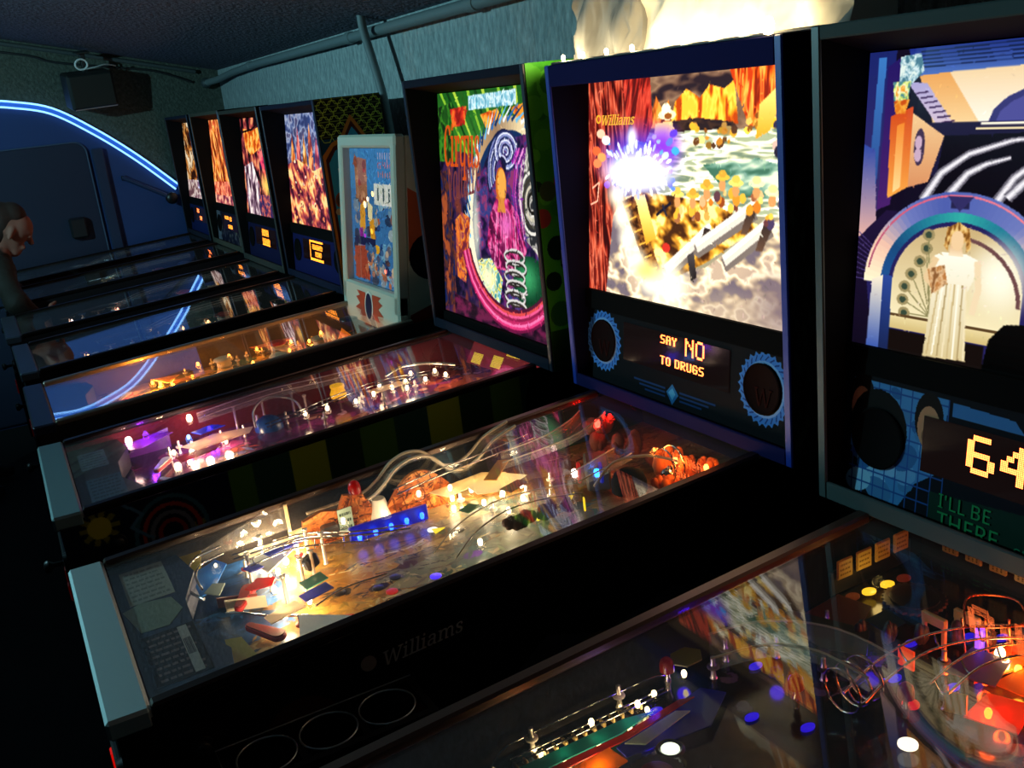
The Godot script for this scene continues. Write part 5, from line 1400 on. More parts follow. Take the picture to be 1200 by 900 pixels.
# ------------------------------------------------------------------ the circus machine
func circus_art() -> Texture2D:
	var p := Paint.new(400, 368, Color("1c1428"), 23)
	p.npoly([0, 0.15, 0.35, 0.15, 0.35, 1, 0, 1], C("100c20 201838 38204c 542838 70342c"), 8, 6, 1)
	# green rays at the top
	p.gpoly([0, 0, 1, 0, 1, 0.24, 0.5, 0.28, 0, 0.24], Color("1c5c1c"), Color("3c8428"))
	for i in 16: p.flat([0.02 + i * 0.066, 0.0, 0.045 + i * 0.066, 0.0, 0.3 + i * 0.045, 0.28, 0.285 + i * 0.045, 0.28], C("88c030 103c14 b0d040 245c1c")[i % 4])
	p.npoly([0.0, 0.06, 0.14, 0.04, 0.16, 0.3, 0.0, 0.3], C("1c4c18 3c8c24 142c14"), 14, 8, 2)
	p.npoly([0.3, 0.02, 0.7, 0.01, 0.7, 0.07, 0.3, 0.08], C("58a0b8 b8e4f0 e8f8f8 80c0d4"), 30, 14, 3)
	p.npoly([0.4, 0.1, 0.55, 0.08, 0.6, 0.13, 0.45, 0.16], C("c84010 f08020 f8b040"), 14, 12, 4); p.npoly([0.65, 0.08, 0.8, 0.06, 0.95, 0.02, 0.92, 0.1, 0.72, 0.14], C("c84010 f08020 f8a030"), 14, 12, 5)
	p.npoly([0.12, 0.07, 0.28, 0.06, 0.26, 0.14, 0.14, 0.15], C("8c1c18 d83020 f07028"), 14, 12, 6)
	# big oval with a pale glowing border
	p.ell(0.64, 0.56, 0.4, 0.45, Color("142c58"))
	p.band(0.64, 0.56, 0.36, 0.42, PI * 0.75, PI * 1.72, 0.055, C("e8d8b0 fff4d0 f8e8c0 c8a070 98785c e8d0a0 f8f0e0"))
	p.npoly([0.34, 0.4, 0.5, 0.22, 0.8, 0.18, 0.98, 0.35, 1.0, 0.7, 0.8, 0.95, 0.5, 0.92, 0.36, 0.7], C("181030 3c1c58 6c2460 283c80 8c3468"), 9, 9, 7)
	for i in 26:
		var a := PI * (0.95 + 0.03 * i)
		p.line([0.64 + cos(a) * 0.36, 0.56 + sin(a) * 0.43, 0.66 + cos(a + 0.16) * 0.43, 0.56 + sin(a + 0.16) * 0.5], 0.016, C("68b8e8 f0f8ff 2c68b0 103060")[i % 4], 0.003)
	p.soft(0.33, 0.58, 0.06, 0.28, Color("fff4d4"), 0.8)
	# silver half disc on the right
	p.npoly([0.72, 0.26, 0.84, 0.2, 0.97, 0.3, 0.97, 0.58, 0.86, 0.66, 0.76, 0.6, 0.7, 0.44], C("404040 a8a498 f0ece0 787470 d8d4c8 28282c"), 9, 6, 8, 0.6)
	for k in 4: p.arc(0.81, 0.45, 0.09 - 0.02 * k, 0.12 - 0.027 * k, 0, TAU, 0.014, C("e8e4d8 38342c d0c8b0 1c1814")[k])
	p.soft(0.93, 0.42, 0.09, 0.07, Color.WHITE, 1.0); p.soft(0.93, 0.42, 0.05, 0.04, Color.WHITE, 1.0)
	# pink draped form under swirling blue ribbons
	p.npoly([0.46, 0.52, 0.53, 0.43, 0.62, 0.44, 0.7, 0.5, 0.76, 0.64, 0.7, 0.74, 0.5, 0.74, 0.43, 0.64], C("4c0c34 a01c58 d83880 f078b0 78144c"), 12, 7, 9, 0.5)
	for i in 9: p.line([0.5 + i * 0.024, 0.5, 0.46 + i * 0.032, 0.73], 0.007, C("5c1040 f090c0 38082c")[i % 3])
	p.soft(0.6, 0.55, 0.08, 0.07, Color("f070c0"), 0.9)
	p.ell(0.565, 0.39, 0.046, 0.075, Color("c86820")); p.ell(0.57, 0.385, 0.036, 0.064, Color("f0a848")); p.flat([0.545, 0.44, 0.585, 0.44, 0.6, 0.5, 0.53, 0.5], Color("d88838"))
	for i in 9: p.arc(0.565 + 0.004 * i, 0.34, 0.05 + 0.012 * i, 0.06 + 0.014 * i, PI * 0.85, PI * 1.95, 0.01, C("14183c c8cce8 3c4484 7c84b8")[i % 4])
	for i in 8: p.arc(0.61, 0.25, 0.02 + 0.011 * i, 0.016 + 0.009 * i, PI * 0.8, PI * 2.5, 0.008, C("e0e4f8 242858 8c94c8")[i % 3])
	for i in 5: p.line([0.66 + 0.016 * i, 0.3, 0.7 + 0.016 * i, 0.24, 0.66 + 0.016 * i, 0.42, 0.7 + 0.014 * i, 0.6], 0.012, C("9820a0 d850b8 501868 f090d8 701c80")[i], 0.004)
	# orange bands left and right
	p.npoly([0.13, 0.56, 0.2, 0.52, 0.28, 0.54, 0.26, 0.66, 0.22, 0.84, 0.14, 0.82], C("6c2438 c8501c f09838 802c50 e8782c"), 12, 8, 11)
	p.npoly([0.84, 0.6, 0.92, 0.54, 0.98, 0.6, 0.95, 0.76, 0.87, 0.82], C("8c1c50 d04878 f09038 b83058"), 12, 8, 12)
	p.npoly([0.0, 0.35, 0.1, 0.33, 0.12, 0.95, 0.0, 0.98], C("142050 603020 1c1434 a04c28"), 12, 6, 13)
	# yellow burst, green ball, spring
	p.npoly([0.34, 0.72, 0.46, 0.7, 0.56, 0.78, 0.52, 0.92, 0.4, 0.9], C("f8f040 fffff0 38a0c8 f0d020 fffce0 187888"), 14, 12, 14)
	p.soft(0.43, 0.79, 0.12, 0.11, Color("fffcc8"), 1.0)
	p.ell(0.78, 0.77, 0.13, 0.11, Color("0c3c24")); p.soft(0.76, 0.75, 0.13, 0.11, Color("40a868"), 0.9)
	for i in 6:
		p.arc(0.66 + 0.012 * (i % 2), 0.68 + i * 0.042, 0.08, 0.028, 0, TAU, 0.018, Color("2c2824")); p.arc(0.66 + 0.012 * (i % 2), 0.675 + i * 0.042, 0.08, 0.028, 0, TAU, 0.011, Color("d8d4d0"))
	# magenta base and its curved lip
	p.npoly([0.1, 0.9, 0.5, 0.96, 1, 0.86, 1, 1, 0.1, 1], C("1c0c1c 401430 681c44"), 10, 16, 15)
	for i in 8: p.arc(0.62, 0.6, 0.43 - 0.01 * i, 0.39 - 0.012 * i, 0.2, PI - 0.25, 0.014, C("701440 e03878 f878b0 c02860 901848 f05890 d84848 501030")[i])
	p.painterly(1400, 0.003, 0.009, 0.01, 0.22)
	p.soften(1.3)
	return p.tex()

func machine_circus() -> void:
	var side := Paint.new(512, 236, Color("142418"), 29)
	for i in 12:
		for j in 3: side.rect(0.24 + i * 0.064, j * 0.34 - 0.05 * (i % 2), 0.304 + i * 0.064, j * 0.34 + 0.29, [Color("3c5c22"), Color("142a18"), Color("7a8420"), Color("18382c")][(i * 3 + j * 2) % 4])
	side.rect(0.0, 0, 0.26, 1, Color("0c1220"))
	for q in [[0.055, 0.17], [0.2, 0.3]]:
		for k in 10: side.line([q[0], q[1], q[0] + 0.03 * cos(TAU * k / 10), q[1] + 0.065 * sin(TAU * k / 10)], 0.02, Color("6a6420"))
		side.ell(q[0], q[1], 0.018, 0.04, Color("a89a30"))
	for k in 4: side.arc(0.16, 0.26, 0.02 + 0.012 * k, 0.05 + 0.03 * k, PI * 0.8, PI * 2.1, 0.016, [Color("781c18"), Color("50525a"), Color("8a2c1c"), Color("28505c")][k])
	side.line([0.09, 0.1, 0.12, 0.16, 0.1, 0.2, 0.13, 0.26], 0.012, Color("3c6078"))
	side.ell(0.93, 0.2, 0.11, 0.3, Color("06080a"))
	var bs := Paint.new(160, 440, Color("3c9424"), 30)
	bs.dabs(40, 0, 0, 1, 0.5, [Color("58b830"), Color("2c7c20"), Color("4ca42c")], 0.02, 0.05, 1, 0, 1)
	bs.dabs(50, 0, 0.35, 1, 0.85, [Color("14381c"), Color("20602c"), Color("0c1c18"), Color("a03c34"), Color("387890")], 0.015, 0.045, 1, 0, 1.5)
	bs.rect(0, 0.86, 1, 1, Color("184818"))
	for k in 3: bs.arc(0.6, 0.62, 0.2 + 0.1 * k, 0.08 + 0.05 * k, 0.4, 5.0, 0.01, [Color("c04838"), Color("90b0a0"), Color("88a0b8")][k])
	var m := machine({
		"label": "pinball machine with a colourful circus backglass and a green backbox side", "x": -0.003, "y": 0.012, "z": -0.8331, "a": 0.0094, "cab": Color("0c0f0d"), "box": Color("12141c"), "mould": Color("1e2230"), "fascia": 0.022,
		"side_tex": printed(side.tex(), 0.5), "box_side": printed(bs.tex(), 0.4), "art": backlit(circus_art(), 1.15), "gy0": 1.1, "pfm": field_print(Color("3c1c38"), [Color("7c2a5c"), Color("2c2c88"), Color("a04838"), Color("581c48")], 26),
		"inner": Color("5c0e1a"), "lockm": mat(Color("6c8486"), 0.5, 0.5), "railm": mat(Color("30221e"), 0.3, 0.8), "tint": Color(1.0, 0.7, 0.7), "baffle": Color("281a18")})
	var pf: Node3D = m.pf
	letters(m.art, "sign_lettering", "Cirqus", "Droid Serif", 0.125, glow(Color(1.0, 0.38, 0.06), 0.7), hp(-0.315, 1.595, 0.002), Basis(HB.x * 0.62, HB.y * 1.3 + HB.x * 0.1, HB.z))
	letters(m.art, "sign_lettering", "Voltaire", "Droid Serif", 0.12, glow(Color(0.55, 0.26, 0.28), 0.7), hp(-0.3, 1.485, 0.002), Basis(HB.x * 0.5 + HB.y * 0.1, HB.y * 1.3 + HB.x * 0.1, HB.z))
	apron(pf, mat(Color("2c1418"), 0.5), [[0.085, -0.2, 0.15, -0.06, card_print(Color("5c6470"), Color("40464e"), 6, 4)], [0.085, 0.02, 0.165, 0.2, card_print(Color("485464"), Color("2c3440"), 7, 5)]])
	flippers(pf, 0.285, Color("e8e0d8"), Color("c02838"))
	var W := Color(1.0, 0.86, 0.68)
	# violet corner
	plastic(pf, [0.2, -0.25, 0.3, -0.255, 0.33, -0.235, 0.24, -0.17, 0.21, -0.18], 0.04, lucent(Color("8a3c9c")))
	standing(pf, [0.2, 0.0, 0.32, 0.0, 0.32, 0.055, 0.24, 0.04], -0.25, mat(Color("7a2c98"), 0.3), 0.004)
	bulb(pf, at(0.215, -0.215, 0.05), Color(1.0, 0.8, 0.75), 0.004, 18.0, 1.8)
	bulb(pf, at(0.26, -0.22, 0.06), Color(0.6, 0.2, 1.0), 0.008, 2.0)
	bulb(pf, at(0.38, -0.245, 0.06), W, 0.004, 18.0, 1.5)
	bulb(pf, at(0.42, -0.2, 0.03), Color(0.25, 0.15, 1.0), 0.008, 8.0)
	bulb(pf, at(0.36, -0.18, 0.03), Color(0.4, 0.6, 1.0), 0.004, 10.0)
	plastic(pf, [0.33, -0.12, 0.42, -0.15, 0.52, -0.12, 0.5, -0.08, 0.36, -0.06], 0.03, lucent(Color("f0d8c8")))
	plastic(pf, [0.37, -0.2, 0.43, -0.22, 0.46, -0.18, 0.39, -0.16], 0.036, lucent(Color("3848c8")))
	plastic(pf, [0.3, -0.05, 0.42, -0.06, 0.4, -0.02, 0.31, 0.0], 0.03, lucent(Color("b03048")))
	for q in [[0.35, -0.1, 0.006], [0.39, -0.1, 0.008], [0.44, -0.1, 0.008], [0.31, -0.13, 0.004], [0.33, -0.02, 0.004]]: bulb(pf, at(q[0], q[1], 0.016), W, q[2] * 1.6, 14.0)
	for q in [[0.3, -0.14], [0.33, -0.17], [0.36, -0.14], [0.44, -0.16], [0.5, -0.15], [0.55, -0.2], [0.62, -0.16]]: post(pf, q[0], q[1], Color("e0c8c8"), Color("d0b0b0"))
	for q in [[0.5, -0.24], [0.58, -0.245], [0.66, -0.22], [0.68, -0.16], [0.8, -0.24]]: post(pf, q[0], q[1], Color("d8b8b8"), Color("808080"), true)
	put(pf, "blue_dome", Mesher.new().lathe([[0.04, 0], [0.038, 0.016], [0.028, 0.03], [0.012, 0.038], [0, 0.039]], 20).done(), mat(Color("1c3c80"), 0.25), at(0.57, -0.16))
	ramp(pf, [0.4, -0.23, 0.055, 0.5, -0.22, 0.065, 0.62, -0.22, 0.07, 0.76, -0.2, 0.07, 0.9, -0.18, 0.075], 0.05, clear(Color(1, 0.9, 0.9), 0.1), mat(Color("c8a0a8"), 0.15), 0.014)
	wire(pf, [0.53, -0.14, 0.02, 0.54, -0.17, 0.06, 0.59, -0.2, 0.075, 0.65, -0.16, 0.06, 0.66, -0.12, 0.02], 0.0035, mat(Color("d8c8c8"), 0.15, 0.7))
	habitrail(pf, [0.55, -0.1, 0.03, 0.66, -0.09, 0.045, 0.78, -0.12, 0.05, 0.9, -0.12, 0.055, 1.04, -0.1, 0.05])
	put(pf, "yellow_bumper_light", Mesher.new().lathe([[0.022, 0], [0.024, 0.01], [0.018, 0.024], [0.021, 0.03], [0.02, 0.036], [0, 0.04]], 16).done(), glow(Color("ffb818"), 0.8, Color("d09010")), at(0.78, -0.17, 0.03))
	for q in [[0.66, -0.1, 0.003], [0.72, -0.09, 0.004], [0.8, -0.08, 0.004], [0.86, -0.1, 0.005], [0.92, -0.11, 0.005], [0.97, -0.13, 0.005], [0.9, -0.16, 0.004], [1.02, -0.1, 0.004], [0.95, -0.07, 0.003], [1.08, -0.09, 0.003]]: bulb(pf, at(q[0], q[1], 0.03), W, q[2] * 0.5, 14.0)
	for q in [[0.7, -0.06], [0.82, -0.11], [0.88, -0.08], [0.94, -0.16], [0.99, -0.11], [0.84, -0.15]]: post(pf, q[0], q[1], Color("e8d8c8"), Color("e0d0c0"))
	plastic(pf, [0.85, -0.13, 0.95, -0.14, 0.97, -0.1, 0.87, -0.09], 0.035, lucent(Color("f0d8b8")))
	wire(pf, [0.93, -0.19, 0.045, 0.99, -0.19, 0.06, 1.06, -0.15, 0.06, 1.12, -0.1, 0.05], 0.005, mat(Color("d8d0c8"), 0.2, 0.9))
	bulb(pf, at(1.0, -0.16, 0.04), W, 0.004, 8.0)
	bulb(pf, at(1.06, -0.12, 0.04), W, 0.004, 8.0)
	# red lit display at the back of the field
	var d := Dots.new()
	var rr := RandomNumberGenerator.new()
	rr.seed = 3
	for q in [[30, 2, 58, 14], [64, 6, 88, 18], [44, 20, 62, 30], [90, 10, 100, 16], [8, 22, 26, 31]]: d.rect(q[0], q[1], q[2], q[3])
	var dm := backlit(d.tex(Color("ffe040"), Color("6a1c20")), 1.3)
	put(pf, "dot_display", Mesher.new().slab(at(1.24, -0.16, 0.125), at(1.28, 0.2, 0.125), at(1.22, 0.2, 0.03), at(1.18, -0.16, 0.03), Vector3(-0.84, 0.54, 0).normalized(), 0.006).done(), dm)

# ------------------------------------------------------------------ the older machine with the cream head
func machine_old() -> void:
	var fp := Paint.new(512, 224, Color("b08848"), 33)
	fp.dabs(60, 0, 0, 1, 1, [Color("d0a860"), Color("806030"), Color("e0c080"), Color("a04828"), Color("4a6848")], 0.03, 0.1, 2)
	for i in 20: fp.ell(fp.r.randf(), fp.r.randf(), 0.012, 0.026, Color("3a2414"))
	var z := -1.64
	var m := machine({"label": "older pinball machine with a cream head, red wing emblem and score reels", "z": z, "cw": 0.545, "old": true, "cab": Color("12100e"), "inner": Color("54492f"), "pfm": printed(fp.tex(), 0.15),
		"lockm": mat(Color("2a3040"), 0.35, 0.5), "railm": mat(Color("8c8070"), 0.35, 0.7)})
	var o: Node3D = m.o
	var pf: Node3D = m.pf
	var cream := mat(Color("c8ccb8"), 0.4)
	# head leaning back a little
	var b0 := Vector3(1.13, 1.0, -0.02)
	var up := Vector3(0.12, 0.993, 0)
	var nr := Vector3(-0.993, 0.12, 0)
	var hd := Node3D.new()
	var hw := 0.275
	var hh := 0.66
	var q := Mesher.new()
	var bx := Basis(-nr, up, Vector3(0, 0, 1))
	var P := func(x: float, y: float, zz: float) -> Vector3: return b0 + bx * Vector3(x, y, zz)
	# frame with a rounded window: four bars
	q.box(P.call(0.02, hh - 0.022, 0), Vector3(0.04, 0.044, hw * 2), 0.008, bx).box(P.call(0.02, 0.07, 0), Vector3(0.04, 0.14, hw * 2), 0.008, bx)
	for s in [-1, 1]: q.box(P.call(0.02, hh / 2 + 0.02, s * (hw - 0.02)), Vector3(0.04, hh - 0.1, 0.04), 0.006, bx)
	var frame := put(o, "head_frame", q.done(), cream)
	var sh := Mesher.new()
	for s in [-1, 1]: sh.box(P.call(0.12, hh / 2, s * (hw - 0.008)), Vector3(0.16, hh - 0.01, 0.014), 0.002, bx)
	sh.box(P.call(0.12, hh - 0.012, 0), Vector3(0.16, 0.014, hw * 2 - 0.03), 0, bx).box(P.call(0.12, 0.012, 0), Vector3(0.16, 0.014, hw * 2 - 0.03), 0, bx).box(P.call(0.195, hh / 2, 0), Vector3(0.01, hh - 0.02, hw * 2 - 0.03), 0, bx)
	put(o, "head_box", sh.done(), cream)
	# stencilled side
	var sp := Paint.new(128, 420, Color("c8c8b0"), 34)
	sp.flat([0, 0.25, 0.7, 0.34, 1, 0.6, 0, 0.62], Color("c05a34")); sp.ell(0.5, 0.6, 0.5, 0.12, Color("0a0a14")); sp.flat([0.0, 0.9, 0.6, 0.84, 1, 1, 0, 1], Color("8a2418"))
	put(o, "head_side_art", Mesher.new().slab(P.call(0.042, hh - 0.008, hw + 0.0012), P.call(0.198, hh - 0.008, hw + 0.0012), P.call(0.198, 0.01, hw + 0.0012), P.call(0.042, 0.01, hw + 0.0012), Vector3(0, 0, 1), 0.002).done(), printed(sp.tex(), 0.5))
	# glass art: blue with a crowd of small figures, score windows
	var p := Paint.new(300, 380, Color("3c78b0"), 35)
	p.rect(0, 0, 1, 0.3, Color("4088c0"))
	p.dabs(90, 0.05, 0.35, 0.95, 0.98, [Color("28508c"), Color("c8a884"), Color("60a0c8"), Color("b05c38"), Color("302c40"), Color("88b8d0"), Color("203858")], 0.02, 0.05, 0.9, 1.3, 0.5)
	p.flat([0.1, 0.06, 0.36, 0.08, 0.36, 0.34, 0.28, 0.42, 0.12, 0.36], Color("a8704c")); p.dabs(14, 0.1, 0.1, 0.36, 0.4, [Color("c89068"), Color("8a4c30"), Color("b04030")], 0.02, 0.05, 1)
	for k in 3:
		for i in 8: p.line([0.6 + i * 0.045, 0.03 + k * 0.065, 0.6 + i * 0.045, 0.075 + k * 0.065], 0.012, [Color("b8b0c0"), Color("c07880"), Color("d08070")][k])
	p.rect(0.5, 0.25, 0.98, 0.4, Color("e8f0e0"))
	for i in 4: p.line([0.58 + i * 0.11, 0.28, 0.58 + i * 0.11, 0.37], 0.025, Color("506868"))
	p.flat([0.2, 0.42, 0.3, 0.38, 0.3, 0.58, 0.18, 0.66], Color("f0a830")); p.flat([0.36, 0.38, 0.46, 0.42, 0.44, 0.56, 0.36, 0.5], Color("fff0b0")); p.flat([0.38, 0.54, 0.48, 0.5, 0.5, 0.7, 0.42, 0.72], Color("e8a020"))
	p.flat([0.16, 0.6, 0.24, 0.58, 0.26, 0.72, 0.18, 0.72], Color("8c2890"))
	p.rect(0.05, 0.66, 0.5, 0.72, Color("20244c"))
	p.ell(0.53, 0.73, 0.05, 0.035, Color("f0b020"))
	p.flat([0.05, 0.74, 0.3, 0.72, 0.36, 0.98, 0.05, 0.98], Color("a84830"))
	p.dabs(40, 0.3, 0.72, 0.95, 0.98, [Color("d8c0a0"), Color("4878a8"), Color("283860"), Color("c07048")], 0.02, 0.04, 1)
	p.painterly(1200, 0.005, 0.014, 0.01, 0.25)
	put(frame, "backlit_glass", Mesher.new().slab(P.call(0.032, hh - 0.046, -hw + 0.038), P.call(0.032, hh - 0.046, hw - 0.038), P.call(0.032, 0.142, hw - 0.038), P.call(0.032, 0.142, -hw + 0.038), nr, 0.004).done(), backlit(p.tex(), 0.6))
	for e in [[0.42, -0.09, 0.02, Color(1.0, 0.9, 0.6), 9.0], [0.46, -0.01, 0.016, Color(1.0, 0.85, 0.5), 9.0], [0.33, -0.03, 0.016, Color(1.0, 0.7, 0.2), 6.0], [0.31, -0.1, 0.012, Color(0.8, 0.1, 0.9), 3.0], [0.2, 0.09, 0.012, Color(1.0, 0.4, 0.3), 12.0], [0.44, -0.06, 0.014, Color(1.0, 0.9, 0.7), 8.0]]:
		put(frame, "lamp_bulb", Mesher.new().ball(P.call(0.03, e[0], e[1]), e[2] * 0.5, 8, Vector3(0.4, 1.3, 0.8)).done(), glow(e[3], e[4] * 0.3))
	# wing emblem under the glass
	var red := mat(Color("b84424"), 0.45)
	for s in [-1, 1]:
		var wpoly := PackedVector2Array([Vector2(0.035, 0.045), Vector2(0.12, 0.045), Vector2(0.09, 0.03), Vector2(0.13, 0.02), Vector2(0.09, 0.0), Vector2(0.14, -0.02), Vector2(0.08, -0.025), Vector2(0.1, -0.045), Vector2(0.035, -0.04)])
		put(frame, "wing_emblem", Mesher.new().prism(wpoly, P.call(-0.0006, 0.07, 0), Vector3(0, 0, s), up, nr, 0.001).done(), red)
	var ov := Basis(nr.cross(Vector3(0, 0, 1)), nr, Vector3(0, 0, 1))
	var e1 := Mesher.new().lathe([[0, 0], [0.04, 0], [0.04, 0.0016], [0, 0.0016]], 24).done()
	put(frame, "emblem_rim", e1, mat(Color("e0e4d8"), 0.4)).transform = Transform3D(Basis(ov.x * 1.35, ov.y, ov.z), P.call(-0.0006, 0.07, 0))
	put(frame, "emblem_centre", e1, mat(Color("141a3c"), 0.4)).transform = Transform3D(Basis(ov.x * 1.15, ov.y, ov.z * 0.8), P.call(-0.0012, 0.07, 0))
	put(o, "head_pedestal", Mesher.new().box(Vector3(1.25, 1.028, -0.02), Vector3(0.2, 0.03, 0.42), 0.003).done(), mat(Color("9c3c22"), 0.5))
	put(o, "rear_cover", Mesher.new().box(Vector3(1.27, 1.035, 0), Vector3(0.2, 0.012, 0.5), 0.003).done(), mat(Color("6c6c5c"), 0.5))
	var W := Color(1.0, 0.62, 0.22)
	apron(pf, mat(Color("2c3848"), 0.5), [], 0.246)
	flippers(pf, 0.3, Color("e8e0d0"), Color("c03020"))
	for k in [[0.62, -0.1, "e8d8b0"], [0.82, -0.14, "d04028"], [0.78, 0.04, "e8d8b0"], [0.95, -0.05, "d0b080"]]: bumper(pf, k[0], k[1], Color(k[2]), 0.0)
	for k in [[0.38, -0.1, 0.1], [0.4, -0.06, 0.1], [0.43, -0.02, 0.014], [0.5, -0.04, 0.012], [0.55, -0.2, 0.006], [0.66, -0.2, 0.008], [0.7, -0.02, 0.008], [0.76, -0.2, 0.014], [0.84, -0.06, 0.012], [0.88, -0.18, 0.012], [0.93, -0.12, 0.008], [1.0, -0.2, 0.006], [0.6, 0.08, 0.008], [1.05, 0.0, 0.006]]: bulb(pf, at(k[0], k[1], 0.03), W, k[2] * 0.4, 12.0)
	for k in [[0.4, -0.08], [0.45, -0.12], [0.5, -0.18], [0.55, -0.15], [0.6, -0.22], [0.68, -0.17], [0.72, -0.2], [0.78, -0.21], [0.85, -0.2], [0.9, -0.16], [0.96, -0.18], [0.48, -0.03], [0.58, 0.0], [0.66, 0.02], [1.02, -0.12]]: post(pf, k[0], k[1], Color("d8c8a0"), Color("e0d0b0"))
	plastic(pf, [0.38, -0.13, 0.47, -0.1, 0.42, -0.03], 0.036, lucent(Color("e8c070")))
	plastic(pf, [0.42, -0.03, 0.56, -0.06, 0.58, -0.02, 0.44, 0.0], 0.036, lucent(Color("f0c880")))
	plastic(pf, [0.74, -0.23, 0.9, -0.23, 0.9, -0.2, 0.76, -0.19], 0.036, lucent(Color("e8a868")))
	plastic(pf, [0.8, -0.12, 0.86, -0.13, 0.87, -0.05, 0.82, -0.05], 0.036, lucent(Color("f0e0c0")))
	standing(pf, [1.02, 0.0, 1.1, 0.0, 1.05, 0.055], -0.1, glow(Color(1.0, 0.5, 0.08), 0.7, Color("c07020")), 0.004, "orange_lamp_sign")
	put(pf, "black_cap", S.bumper_cap, mat(Color("101010"), 0.3), at(1.08, -0.1, 0.03))

# ------------------------------------------------------------------ the four machines at the far end
func machine_row() -> void:
	var rr := RandomNumberGenerator.new()
	rr.seed = 77
	# 5: towers in orange and pink, lattice side
	var a5 := Paint.new(260, 180, Color("6c4450"), 41)
	a5.npoly([0, 0, 1, 0, 1, 0.5, 0, 0.6], C("2c3864 5c6c98 a0a8c0 48486c"), 7, 6, 1)
	for i in 8:
		var x := 0.12 + i * 0.115
		var y := 0.06 + 0.12 * absf(sin(i * 1.7 + 1))
		a5.npoly([x - 0.055, 1, x - 0.04, y + 0.22, x, y, x + 0.04, y + 0.2, x + 0.06, 1], [C("7c2c14 d8702c f4b060"), C("5c1c30 b84450 f08878"), C("8c4418 f0a048 ffe0a0")][i % 3], 12, 4, 10 + i)
	a5.npoly([0, 0.45, 0.2, 0.4, 0.5, 0.5, 0.8, 0.42, 1, 0.5, 1, 1, 0, 1], C("401428 883040 c85848 f09858 ffd890"), 7, 4, 20, 0.4)
	a5.dabs(110, 0.02, 0.4, 1, 1, C("fff0c8 f0a860 b83c50 ffd070 e8787c 582038 d87048"), 0.008, 0.03, 0.6, 1.4, 0.5)
	a5.gpoly([0.84, 0.06, 0.98, 0.06, 0.97, 0.2, 0.88, 0.22], Color("fff0a0"), Color("f0a840"))
	var s5 := Paint.new(200, 440, Color("163c50"), 42)
	s5.rect(0, 0, 1, 0.2, Color("16140a"))
	for j in 6:
		for i in 7:
			var cx := 0.02 + i * 0.16 + 0.08 * (j % 2)
			var cy := 0.005 + j * 0.037
			for k in 6: s5.line([cx + 0.085 * cos(TAU * k / 6), cy + 0.03 * sin(TAU * k / 6), cx + 0.085 * cos(TAU * (k + 1) / 6), cy + 0.03 * sin(TAU * (k + 1) / 6)], 0.0042, Color("b8c840"))
			s5.line([cx - 0.085, cy, cx + 0.085, cy], 0.003, Color("94a030"))
	s5.flat([0, 0.28, 0.16, 0.22, 0.3, 0.2, 0.42, 0.13, 0.5, 0.09, 0.58, 0.13, 0.7, 0.2, 0.84, 0.22, 1, 0.28, 1, 1, 0, 1], Color("c87828"))
	s5.flat([0.04, 0.3, 0.18, 0.24, 0.32, 0.22, 0.43, 0.16, 0.5, 0.12, 0.57, 0.16, 0.68, 0.22, 0.82, 0.24, 0.96, 0.3, 0.96, 1, 0.04, 1], Color("501c14"))
	s5.flat([0.08, 0.32, 0.2, 0.26, 0.34, 0.24, 0.44, 0.18, 0.5, 0.15, 0.56, 0.18, 0.66, 0.24, 0.8, 0.26, 0.92, 0.32, 0.92, 1, 0.08, 1], Color("38a4c8"))
	s5.dabs(30, 0.1, 0.4, 0.9, 1, [Color("c8a050"), Color("a05030"), Color("307090"), Color("604030"), Color("d0b890")], 0.015, 0.04, 1.2)
	s5.line([0.2, 0.36, 0.4, 0.34], 0.02, Color("f0e8e0")); s5.line([0.2, 0.37, 0.4, 0.35], 0.006, Color("d04030"))
	var c5 := Paint.new(512, 236, Color("0a0a10"), 43)
	c5.dabs(26, 0.6, 0.1, 0.95, 0.6, [Color("16404c"), Color("103038"), Color("1c1c24")], 0.03, 0.1, 1.5)
	c5.ell(0.72, 0.3, 0.06, 0.2, Color("184858")); c5.flat([0.8, 0.4, 0.9, 0.16, 0.92, 0.4], Color("244c54"))
	a5.painterly(300, 0.006, 0.016, 0.015, 0.2)
	var d5 := Dots.new()
	d5.rect(34, 0, 37, 30); d5.rect(34, 0, 96, 3); d5.rect(34, 28, 96, 32)
	d5.blur(46, 6, 8, 8, rr); d5.blur(58, 17, 5, 8, rr)
	# 6
	var a6 := Paint.new(260, 180, Color("2c1418"), 44)
	a6.npoly([0, 0, 1, 0, 1, 1, 0, 1], C("0c060c 401420 7c2c30 b85044 e09060"), 8, 4, 31)
	a6.npoly([0.06, 0.1, 0.3, 0.13, 0.6, 0.07, 0.95, 0.12, 0.92, 0.27, 0.5, 0.3, 0.25, 0.38, 0.1, 0.3], C("b84410 f08828 ffc060"), 10, 8, 32)
	a6.line([0.05, 0.14, 0.3, 0.12, 0.5, 0.05, 0.95, 0.08], 0.02, Color("180808"))
	a6.npoly([0.42, 0.34, 0.9, 0.3, 0.92, 0.56, 0.55, 0.62], C("a01830 e83050 f07060"), 8, 8, 33)
	a6.soft(0.68, 0.66, 0.32, 0.2, Color("ffe060"), 1.0)
	a6.npoly([0.02, 0.5, 0.25, 0.44, 0.4, 0.7, 0.36, 1, 0.04, 1], C("382030 705468 a88c98 fff0e8"), 10, 4, 34)
	a6.npoly([0.36, 0.78, 1, 0.76, 1, 1, 0.36, 1], C("2c2450 7c3048 d87058 40305c"), 8, 6, 35)
	a6.painterly(300, 0.006, 0.016, 0.015, 0.2)
	var d6 := Dots.new()
	d6.blur(44, 2, 7, 12, rr); d6.blur(44, 18, 8, 12, rr); d6.rect(44, 29, 92, 31)
	# 7
	var a7 := Paint.new(260, 180, Color("b04a1c"), 45)
